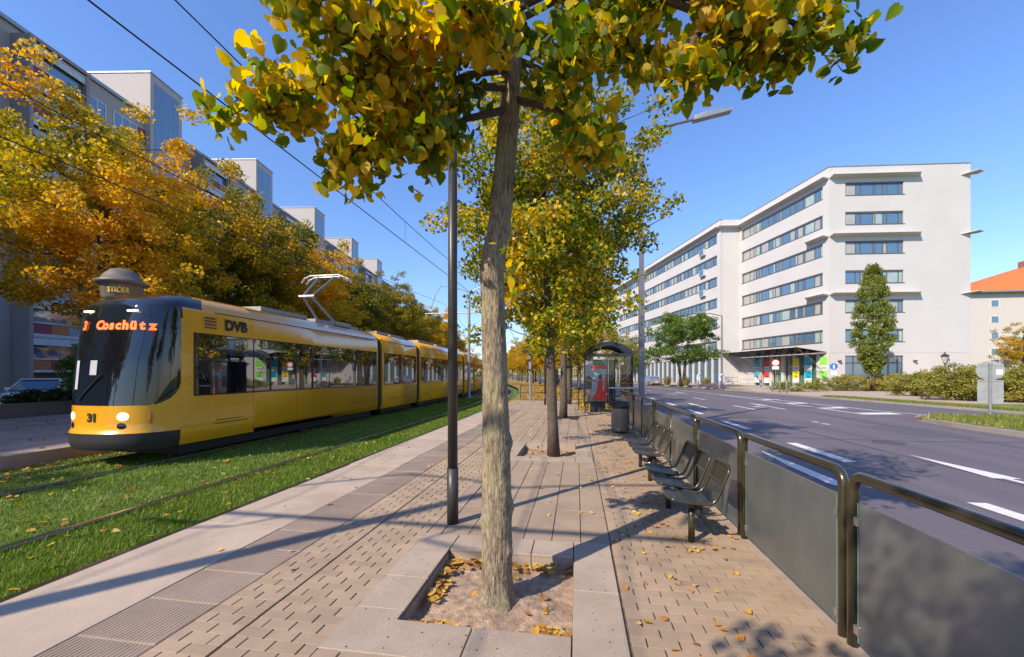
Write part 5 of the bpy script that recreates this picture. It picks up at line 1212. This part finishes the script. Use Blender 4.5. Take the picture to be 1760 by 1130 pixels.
# ------------------------------------------------------------------ shrubs
def bush(name, label, base, rad, n, per, leaf, m, seed, cat='shrub', tall=1.0, spread=.28, group=None, down=-.3):
    t = thing(name, label, cat, base, 0, group)
    cl = envelope(n, (0, 0, rad[2] * .95), rad, seed, .16, .45, .02)
    V, F = clump_leaves(cl, per, spread, leaf, seed, T_DIAMOND, down, .6, .8)
    V[:, 2] = np.maximum(V[:, 2], 0.0)
    link('foliage', npmesh('foliage', V, F), t, m)
    mb = wood([(0, 0, 0), (0, 0, .1), (0, 0, .3)], cl[::6], .05, seed, seg=4, attach_from=0); mb.obj('stems', M['bark2'], t); return t
hb = [(1470, 672, (4.2, 1.6, .75), 'trimmed olive hedge left of the columnar tree'), (1545, 672, (3.6, 1.5, .85), 'trimmed olive hedge right of the columnar tree'), (1600, 681, (2.8, 1.5, .95), 'loose olive shrub between the hedge and the island sign'), (1655, 688, (2.7, 1.4, 1.15), 'big rounded shrub left of the island sign'),
      (1725, 690, (2.6, 1.4, 1.05), 'rounded shrub right of the island sign'), (1790, 692, (2.6, 1.4, 1.05), 'shrub cut by the right picture edge'), (1575, 668, (3.5, 1.3, .9), 'far shrub below the old lantern')]
for i, (px, py, rad, lab) in enumerate(hb): bush('hedge', lab, G(px, py, -.02), rad, 260, 42, .11, M['leaf_shrub'], 200 + i, 'hedge', group='hedges across the road')
for i, (px, py, h) in enumerate(((1147, 663.5, .8), (1179, 665, .8), (1213, 667, .75))):
    o = G(px, py, 0); t = thing('grass_tuft', ORD[i] + ' ornamental grass tuft from the left on the planting strip', 'grass tuft', o, 0, 'ornamental grasses'); r = np.random.default_rng(i); n = 700
    a = r.uniform(0, 6.28, n); l = r.uniform(.6, 1.3, n) * h * 1.5; lean = r.uniform(.05, .7, n); w = .025
    tip = np.stack([np.cos(a) * lean * l, np.sin(a) * lean * l, l * np.sqrt(1 - .5 * lean ** 2)], 1); b0 = np.stack([np.cos(a) * .25 * lean, np.sin(a) * .25 * lean, a * 0], 1); sd = np.stack([-np.sin(a), np.cos(a), a * 0], 1) * w
    V = np.stack([b0 - sd, b0 + sd, tip], 1).reshape(-1, 3); link('blades', npmesh('blades', V, np.arange(n * 3).reshape(-1, 3)), t, leafmat('tuft_%d' % i, [(0, (.22, .22, .06)), (1, (.45, .38, .16))], .3, .2)); MB().lathe((0, 0, -.02), [(.35, 0), (.2, .12)], 10).obj('root_clump', M['soil'], t)
bush('lavender', 'low purple lavender patch beside the slim street lamp', G(1228, 668, 0), (1.6, .8, .3), 70, 40, .07, leafmat('lavender', [(0, (.16, .16, .12)), (1, (.28, .20, .36))], .2, .2), 260)
bush('flower_bed', 'low green plants with yellow flowers around the bollards', G(1368, 673, 0), (2.4, .7, .45), 110, 40, .09, leafmat('flowerbed', [(0, (.10, .16, .03)), (.8, (.22, .26, .05)), (.95, (.7, .45, .05))], .3, .1), 261)
bush('shrub', 'leafless looking brown shrub top behind the right hedge', G(1570, 664, 0), (1.6, 1.0, 1.25), 60, 14, .10, M['leaf_shrub'], 262)
for i, (x, y, rad) in enumerate(((-21.6, 9.0, (.8, 2.6, .32)), (-22.3, 14.6, (.7, 1.8, .30)), (-20.6, 15.0, (1.2, 1.4, 1.45)), (-21.5, 21, (1.0, 3.2, .8)), (-23.0, 27, (1.0, 3.5, 1.0)))):
    bush('shrub', ['dark shrub on the garden wall at the left picture edge', 'dark shrub in front of the white parked car', 'upright green shrub left of the tram windscreen', 'dark hedge behind the tram', 'dark hedge further behind the tram'][i], (x, y, .35), rad, 170, 45, .12, M['leaf_dark'] if i != 2 else M['leaf_grn'], 270 + i, group='shrubs by the car park')
# ------------------------------------------------------------------ single trees across the road
r = np.random.default_rng(91); cl = []
for k in range(420):
    z = r.uniform(1.7, 12.2); u = (z - 1.6) / 10.7; w = 1.72 * interp([(0, .2), (.10, .52), (.25, .86), (.42, 1.0), (.6, .88), (.78, .62), (.92, .36), (1, .12)], u); a = r.uniform(0, 6.28); q = w * math.sqrt(r.uniform(.3, 1)) * (1 + .12 * math.sin(5 * a + 3 * z)); cl.append((q * math.cos(a) * .95, q * math.sin(a) * .95, z))
cl = np.array(cl); mb = MB(); mb.smooth = True; tp = [(0, 0, 0), (.03, 0, 1.6), (0, .02, 4), (0, 0, 8), (0, 0, 11.5)]; mb.tube(tp, [.22, .19, .13, .08, .03], 10); wood(tp, cl[::3], .12, 92, mb)
tm = mb.mesh('columnar_trunk'); tm.materials.append(M['bark2']); V, F = clump_leaves(cl, 75, .36, .14, 93, T_DIAMOND, .1, .7, .9); cm = npmesh('columnar_crown', V, F); cm.materials.append(M['leaf_horn'])
b = G(1500, 672, 0); put_tree((tm, cm), 'columnar_tree', 'narrow columnar green tree in front of the office corner', b)
r = np.random.default_rng(95); cl = []
for k in range(64):                                   # layered pads
    z = r.uniform(2.9, 8.4); w = 3.9 * math.sqrt(max(0.05, 1 - ((z - 4.9) / 4.0) ** 2)); a = r.uniform(0, 6.28); q = w * math.sqrt(r.uniform(.12, 1))
    for j in range(9): cl.append((q * math.cos(a) + r.normal() * .55, q * math.sin(a) + r.normal() * .55, z + r.normal() * .22))
cl = np.array(cl); mb = MB(); mb.smooth = True; mb.tube([(-.1, 0, 0), (-.25, 0, 2), (-.9, .1, 4.2), (-1.2, 0, 6)], [.18, .15, .10, .03], 9); mb.tube([(.1, 0, 0), (.3, 0, 2), (.6, .1, 4.4), (.9, 0, 7)], [.16, .13, .09, .03], 9)
wood([(-.25, 0, 2), (-.6, 0, 3), (-.9, .1, 4.2), (.3, 0, 2), (.6, .1, 4.4), (.8, 0, 6)], cl[::4], .12, 96, mb, attach_from=0); tm = mb.mesh('locust_trunk'); tm.materials.append(M['bark2'])
V, F = clump_leaves(cl, 48, .50, .16, 97, T_DIAMOND, .2, 1.0, .55); cm = npmesh('locust_crown', V, F); cm.materials.append(M['leaf_grn'])
b = G(1172, 664.5, 0); put_tree((tm, cm), 'robinia_tree', 'spreading green tree with forked trunk before the office left wing', b, 0, 1.12)
b = G(1757, 668, 0); put_tree(m4, 'street_tree', 'small golden street tree at the right picture edge', b, 1, .85, None, M['leaf_yel'])
b = G(1683, 664, 0); put_tree(m4, 'street_tree', 'small green tree between office block and cream house', (b[0], b[1] + 9, 0), 1, .62, None, M['leaf_grn'])
for i, (px, tt, s) in enumerate(((1062, 82, 1.1), (1085, 96, 1.3), (1068, 110, 1.2), (1098, 74, .75))):
    p = AZ(px, 0, tt); put_tree(m4, 'street_tree', ['olive', 'tall olive', 'farthest olive', 'small'][i] + ' street tree left of the office block down the road', (p[0], p[1], 0), i, s, 'trees down the road', M['leaf_shrub'] if i < 3 else M['leaf_grn'])
# trees closing the street far away, one mass
cl = []
r = np.random.default_rng(99)
for k in range(900):
    y = r.uniform(175, 230); x = -58 + r.uniform(-75, 75); cl.append((x, y, abs(r.normal()) * 4.5 + 1))
V, F = clump_leaves(np.array(cl), 26, 2.0, .7, 98); o = link('far_wood', npmesh('far_wood', V, F), None, M['leaf_map2']); tag(o, 'distant trees closing the end of the street', 'trees', kind='stuff')
# ------------------------------------------------------------------ cars
def car(label, base, rz, paint, seedlab=None):
    t = thing('car', label, 'car', base, rz)     # local: x forward, 4.3 m long
    st = [(-2.15, .70, .35, .62, .72), (-2.08, .80, .28, .86, .90), (-1.75, .86, .22, .92, .98), (-1.0, .88, .20, .92, .97), (0, .885, .20, .91, .95), (.85, .88, .20, .90, .93), (1.5, .86, .22, .82, .86), (1.95, .80, .26, .70, .74), (2.15, .66, .34, .58, .60)]
    mb = MB(); mb.smooth = True; rows = []
    for (x, w, zb, zs_, zt) in st: rows.append([(x, -w * .96, zb), (x, -w, zb + .18), (x, -w, zs_ - .12), (x, -w * .93, zs_), (x, -w * .5, zt), (x, w * .5, zt), (x, w * .93, zs_), (x, w, zs_ - .12), (x, w, zb + .18), (x, w * .96, zb)])
    n = 10
    for a, b in zip(rows, rows[1:]): mb.add(a + b, [(i, i + 1, n + i + 1, n + i) for i in range(n - 1)])
    mb.add(rows[0], [tuple(range(n))[::-1]]); mb.add(rows[-1], [tuple(range(n))]); mb.obj('body', paint, t)
    gh = [(-1.72, .80, .96, .74, .98), (-1.25, .80, .95, .62, 1.36), (-.55, .81, .94, .60, 1.45), (.15, .81, .93, .60, 1.43), (1.0, .80, .91, .74, .95)]
    mb = MB(); rows = [[(x, -w, z0), (x, -w2, z1), (x, w2, z1), (x, w, z0)] for x, w, z0, w2, z1 in gh]
    for a, b in zip(rows, rows[1:]): mb.add(a + b, [(0, 1, 5, 4), (1, 2, 6, 5), (2, 3, 7, 6)])
    mb.obj('glasshouse', M['wglass'], t)
    mb = MB(); mb.smooth = True; rf = [(-1.28, .61, 1.365), (-.55, .60, 1.465), (.18, .60, 1.445), (.30, .61, 1.40)]
    mb.add([(x, s * w, z) for x, w, z in rf for s in (-1, 1)], [(2 * i, 2 * i + 1, 2 * i + 3, 2 * i + 2) for i in range(3)]); mb.obj('roof', paint, t)
    for s in (-1, 1):
        for (x0, w0, z0, x1, w1, z1) in ((-1.72, .805, .965, -1.25, .625, 1.37), (1.0, .805, .915, .2, .605, 1.44), (-.5, .815, .945, -.5, .605, 1.455)): MB().tube([(x0, s * w0, z0), (x1, s * w1, z1)], .03, 6).obj('pillar', paint, t)
        for x in (-1.33, 1.32):
            w = MB(); w.smooth = False; w.lathe((x, s * .80, .31), [(.31, -.10), (.31, .10)], 20, 'y'); wh = w.obj('wheel', M['dark'], t); MB().lathe((x, s * .875, .31), [(.20, -.03), (.20, .03)], 14, 'y').obj('rim', M['gal'], wh)
        MB().box(1.86, s * .62 - .16, .56, 2.10, s * .62 + .16, .70).obj('headlight', plain('car_lamp', (.7, .7, .7), .1, coat=1), t); MB().box(-2.13, s * .62 - .17, .66, -2.02, s * .62 + .17, .86).obj('tail_light', plain('sign_red', (.65, .03, .02), .4), t)
        MB().box(.55, s * .90 - .09, .95, .72, s * .90 + .09, 1.06).obj('mirror', paint, t)
    MB().box(-2.19, -.26, .48, -2.14, .26, .60).obj('number_plate', M['sign_white'], t); return t
silver = plain('car_silver', (.48, .48, .50), .3, metal=.6, coat=1); whitep = plain('car_white', (.70, .69, .68), .35, coat=1); blue_p = plain('car_blue', (.05, .08, .20), .3, coat=1); redp = plain('car_red', (.30, .03, .03), .3, coat=1)
car('silver white parked car with its nose towards the tram at the left edge', (-25.0, 15.6, 0), R(-50), whitep)
car('dark car parked behind the shrub left of the tram', (-25.5, 19.6, 0), R(-50), blue_p); car('red car half hidden at the left picture edge', (-27.0, 13.0, 0), R(-50), redp)
p = G(1119, 662.5, RZ); car('silver saloon seen from behind parked at the far kerb', (p[0], p[1], RZ), R(90 + 12), silver)
car('distant blue car on the road left of the shelter', (.9 + 5.2 + bend(88), 88, RZ), R(104), blue_p); car('distant pale car beyond the tram rear', (-24, 74, 0), R(104), whitep)
# ------------------------------------------------------------------ people
def person(label, base, rz, verts, edges, radii, clothes):
    """one skinned body, coloured by height and part"""
    me = bpy.data.meshes.new('person'); me.from_pydata(verts, edges, []); o = bpy.data.objects.new('person', me); COL.objects.link(o)
    md = o.modifiers.new('skin', 'SKIN'); o.modifiers.new('sub', 'SUBSURF').levels = 2
    for v, rd in zip(me.skin_vertices[0].data, radii): v.radius = (rd, rd) if not isinstance(rd, tuple) else rd
    me.skin_vertices[0].data[0].use_root = True
    dg = bpy.context.evaluated_depsgraph_get(); m2_ = bpy.data.meshes.new_from_object(o.evaluated_get(dg)); bpy.data.objects.remove(o)
    names = [c[0] for c in clothes]
    for c in clothes: m2_.materials.append(plain(c[0], c[1], .85))
    for p in m2_.polygons: p.use_smooth = True; p.material_index = next(i for i, c in enumerate(clothes) if c[2](p.center))
    t = link('person', m2_); t.location = base; t.rotation_euler = (0, 0, rz); tag(t, label, 'person'); return t
PV = [(0, 0, .95), (0, 0, 1.15), (0, .01, 1.38), (0, .02, 1.50), (0, .03, 1.58), (0, .03, 1.68), (-.19, 0, 1.40), (-.24, .02, 1.15), (-.20, .16, .98), (.19, 0, 1.40), (.25, -.02, 1.15), (.22, .10, .95), (-.09, 0, .88), (-.10, .08, .50), (-.10, -.06, .09), (-.10, .10, .04), (.09, 0, .88), (.10, .02, .50), (.11, .22, .08), (.11, .36, .05)]
PE = [(0, 1), (1, 2), (2, 3), (3, 4), (4, 5), (2, 6), (6, 7), (7, 8), (2, 9), (9, 10), (10, 11), (0, 12), (12, 13), (13, 14), (14, 15), (0, 16), (16, 17), (17, 18), (18, 19)]
PR = [(.16, .11), (.15, .11), (.16, .11), .055, .09, .085, .07, .05, .04, .07, .05, .04, .09, .065, .045, .04, .09, .065, .045, .04]
b = G(1307, 668.5, 0); ped = person('person in pale pink jacket and blue jeans walking past the office entrance', b, R(200), PV, PE, PR,
   [('jeans', (.10, .17, .30), lambda c: c[2] < .93 and c[2] > .1 and abs(c[0]) < .19), ('shoes', (.5, .45, .45), lambda c: c[2] <= .1), ('skin', (.55, .32, .24), lambda c: (c[2] > 1.5 and c[1] > .04 and c[2] < 1.66) or (c[2] < 1.02 and abs(c[0]) >= .19)), ('hair_red', (.35, .14, .06), lambda c: c[2] > 1.5), ('jacket_pink', (.62, .38, .34), lambda c: True)])
mb = MB(); mb.smooth = True; mb.lathe((0, -.22, 1.0), [(.08, 0), (.17, .08), (.18, .3), (.10, .44)], 12); bp_ = mb.obj('backpack', plain('backpack_dark', (.05, .05, .06), .8)); tag(bp_, 'dark backpack on the back of the walking person', 'backpack'); bp_.location = b; bp_.rotation_euler = (0, 0, R(200))
SV = [(0, 0, .50), (0, .02, .75), (0, .02, .98), (0, .02, 1.08), (0, .03, 1.16), (0, .03, 1.26), (-.19, .02, .98), (-.24, .08, .74), (-.14, .26, .62), (.19, .02, .98), (.24, .08, .74), (.14, .26, .62), (-.10, .10, .48), (-.11, .45, .48), (-.11, .47, .09), (-.11, .58, .05), (.10, .10, .48), (.11, .45, .48), (.11, .47, .09), (.11, .58, .05)]
b = G(1608, 664, 0); person('seated person in an orange top behind the hedge', (b[0], b[1], .55), R(210), SV, PE, PR, [('jeans', (.10, .17, .30), lambda c: c[2] < .5 or c[1] > .3), ('skin', (.55, .32, .24), lambda c: c[2] > 1.08 and c[1] > .05 and c[2] < 1.24), ('hair_dark', (.05, .03, .02), lambda c: c[2] > 1.08), ('top_orange', (.70, .22, .10), lambda c: True)])
t = thing('park_bench', 'bench behind the hedge carrying the seated person', 'bench', (b[0], b[1], 0), R(210)); MB().box(-.8, -.2, .85, .8, .25, .93).obj('seat', plain('bench_wood', (.25, .15, .08), .7), t)
for x in (-.7, .7): MB().box(x - .04, -.15, 0, x + .04, .2, .85).obj('leg', M['anth'], t)
# orange cargo trailer by the shop window
b = G(1487, 667, 0); t = thing('cargo_trailer', 'orange covered cargo trailer behind the columnar tree trunk', 'trailer', (b[0], b[1], 0), R(5)); mb = MB(); mb.smooth = True
pr = [(-.75, .35), (-.75, 1.55), (-.55, 1.6), (-.1, 1.35), (.35, .95), (.65, .5), (.6, .35)]; mb.prism([(x, -.4, z) for x, z in pr], (0, .8, 0)); mb.obj('cover', plain('cover_orange', (.80, .30, .01), .6), t)
MB().box(-.75, -.42, .22, .75, .42, .345).obj('chassis', M['dark'], t)
for s in (-1, 1): MB().lathe((0, s * .46, .24), [(.24, -.03), (.24, .03)], 18, 'y').obj('wheel', M['dark'], t)
# ------------------------------------------------------------------ grass blades (uncountable)
def grass(name, label, n, xf, yf, z, h, m, seed, dens=None):
    r = np.random.default_rng(seed); y = yf(r, n); x = xf(r, n, y); a = r.uniform(0, 6.28, n); l = h * r.uniform(.5, 1.4, n); w = .0035 + .0006 * y; lean = r.uniform(.1, .8, n)
    b0 = np.stack([x, y, np.full(n, z)], 1); tip = b0 + np.stack([np.cos(a) * lean * l, np.sin(a) * lean * l, l], 1); sd = np.stack([-np.sin(a) * w, np.cos(a) * w, a * 0], 1)
    V = np.stack([b0 - sd, b0 + sd, tip], 1).reshape(-1, 3); o = link(name, npmesh(name, V, np.arange(n * 3).reshape(-1, 3)), None, m); tag(o, label, 'grass', kind='stuff')
bend_np = lambda y, y0: np.array([bend(float(q), y0) for q in y])
grass('grass', 'green grass growing between and beside the tram rails', 240000, lambda r, n, y: np.where(r.random(n) < .36, r.uniform(-6.2, -4.2, n), r.uniform(-11.4, -4.2, n)) + bend_np(y, 18.), lambda r, n: 1.2 + 30 * r.random(n) ** 2.0, TZ - .03, .055, M['grass'], 1)
grass('grass', 'rough grass on the traffic island', 9000, lambda r, n, y: r.uniform(12.7, 16.0, n) + np.where(y > 17.6, 1.0, 0), lambda r, n: r.uniform(7, 18.6, n), RZ + .15, .13, M['grass_lit'], 2)
grass('grass', 'grass on the verge across the road', 22000, lambda r, n, y: np.array([farx(float(q)) for q in y]) + r.uniform(.2, 1.5, n), lambda r, n: r.uniform(12, 33.4, n), -.01, .10, M['grass_lit'], 3)
# ------------------------------------------------------------------ fallen leaves
def litter(name, label, pts, size, seed, m=None):
    r = np.random.default_rng(seed); n = len(pts); a = r.normal(size=(n, 3)); a[:, 2] *= .22; a /= np.linalg.norm(a, axis=1)[:, None]; nn = np.tile(np.array([[0, 0, 1.]]), (n, 1)) + r.normal(size=(n, 3)) * .25; nn -= a * (nn * a).sum(1)[:, None]; nn /= np.linalg.norm(nn, axis=1)[:, None]
    V, F = place(T_HEART, pts, a, np.cross(a, nn), nn, size * r.uniform(.6, 1.2, n)); o = link(name, npmesh(name, V, F), None, m or M['leaf_fall']); tag(o, label, 'leaves', kind='stuff')
r = np.random.default_rng(3)
def rect(n, x0, x1, y0, y1, z, f=1.0): return np.stack([r.uniform(x0, x1, n), y0 + (y1 - y0) * r.random(n) ** f, np.full(n, z) + r.uniform(0, .015, n)], 1)
yy = 1.5 + 28 * r.random(1500) ** 1.5
P_ = np.concatenate([np.stack([r.uniform(-11.3, -4.3, 1500) + bend_np(yy, 18.), yy, np.full(1500, TZ + .01)], 1)[:850], rect(900, -11.4, -10.7, 2, 30, TZ + .0)])
litter('fallen_leaves', 'yellow and brown leaves scattered over the track grass', P_, .075, 4)
P_ = np.concatenate([rect(16, -1.15, -.1, 2.7, 3.7, -.09), np.stack([r.uniform(-1.18, -.05, 90), 3.70 - np.abs(r.normal(size=90)) * .05, -.095 + r.uniform(0, .05, 90)], 1), np.stack([-1.17 + np.abs(r.normal(size=45)) * .05, r.uniform(3.0, 3.7, 45), -.095 + r.uniform(0, .04, 45)], 1),
   np.stack([r.uniform(-1.17, -.75, 60), 2.66 + np.abs(r.normal(size=60)) * .03, -.095 + r.uniform(0, .05, 60)], 1), np.stack([r.uniform(-.28, -.06, 50), 2.70 + np.abs(r.normal(size=50)) * .05, -.095 + r.uniform(0, .05, 50)], 1), rect(60, -1.1, -.1, 8.3, 9.5, -.09)])
litter('fallen_leaves', 'heaps of yellow leaves gathered in the tree pits', P_, .06, 5)
yy = 19 + 55 * r.random(9000) ** 1.4; P_ = np.stack([r.uniform(-3.9, 1.8, 9000) + bend_np(yy, 22.), yy, np.full(9000, -.05) + r.uniform(0, .03, 9000)], 1)
litter('fallen_leaves', 'orange carpet of leaves on the median lawn', P_, .12, 6)
P_ = np.concatenate([rect(700, -20.5, -11.6, 4, 30, .01), rect(120, 2.0, 2.4, 3, 18, RZ + .012), rect(120, 12.6, 13.6, 14.5, 18, RZ + .16)])
litter('fallen_leaves', 'brown leaves on the opposite platform and along the gutters', P_, .09, 7)
P_ = np.concatenate([rect(260, .35, 1.62, 8.2, 18.5, .006), rect(70, -1.5, .3, 8, 18, .008)])
litter('fallen_leaves', 'yellow leaves on the far platform paving', P_, .055, 8)
fm = npmesh('fallen_leaf', T_HEART[0], T_HEART[1]); fm.materials.append(M['leaf_fall_obj'])
spots = [(r.uniform(.36, 1.62), 1.9 + 6.2 * r.random() ** 1.1, 'brick paving between the tree pit and the barrier', .006) for k in range(120)] + [(r.normal(1.14, .09), r.normal(4.15, .10), 'foot of the near bench leg', .012) for k in range(14)] + [(r.normal(1.2, .10), r.normal(5.75, .12), 'paving between the two benches', .012) for k in range(16)] \
   + [(r.uniform(-1.5, .3), r.uniform(4.2, 7.8), 'long slabs behind the near linden', .006) for k in range(26)] + [(r.uniform(-4.1, -1.6), 1.9 + 8 * r.random(), 'platform edge paving left of the linden', .006) for k in range(22)]
for (x, y, where, z) in spots:
    o = bpy.data.objects.new('fallen_leaf', fm); COL.objects.link(o); s = random.uniform(.034, .062); o.scale = (s, s, s); o.location = (x, y, z + .006); o.rotation_euler = (random.gauss(0, .25), random.gauss(0, .25), random.uniform(0, 6.28))
    tag(o, 'small dry yellow leaf lying on the ' + where, 'leaf', 'leaves on the ' + where)
# a manhole-like dark grate round the third linden
t = MB().box(-1.1, 15.0, -.01, .1, 16.2, .004).obj('tree_grate', M['anth'], platform)
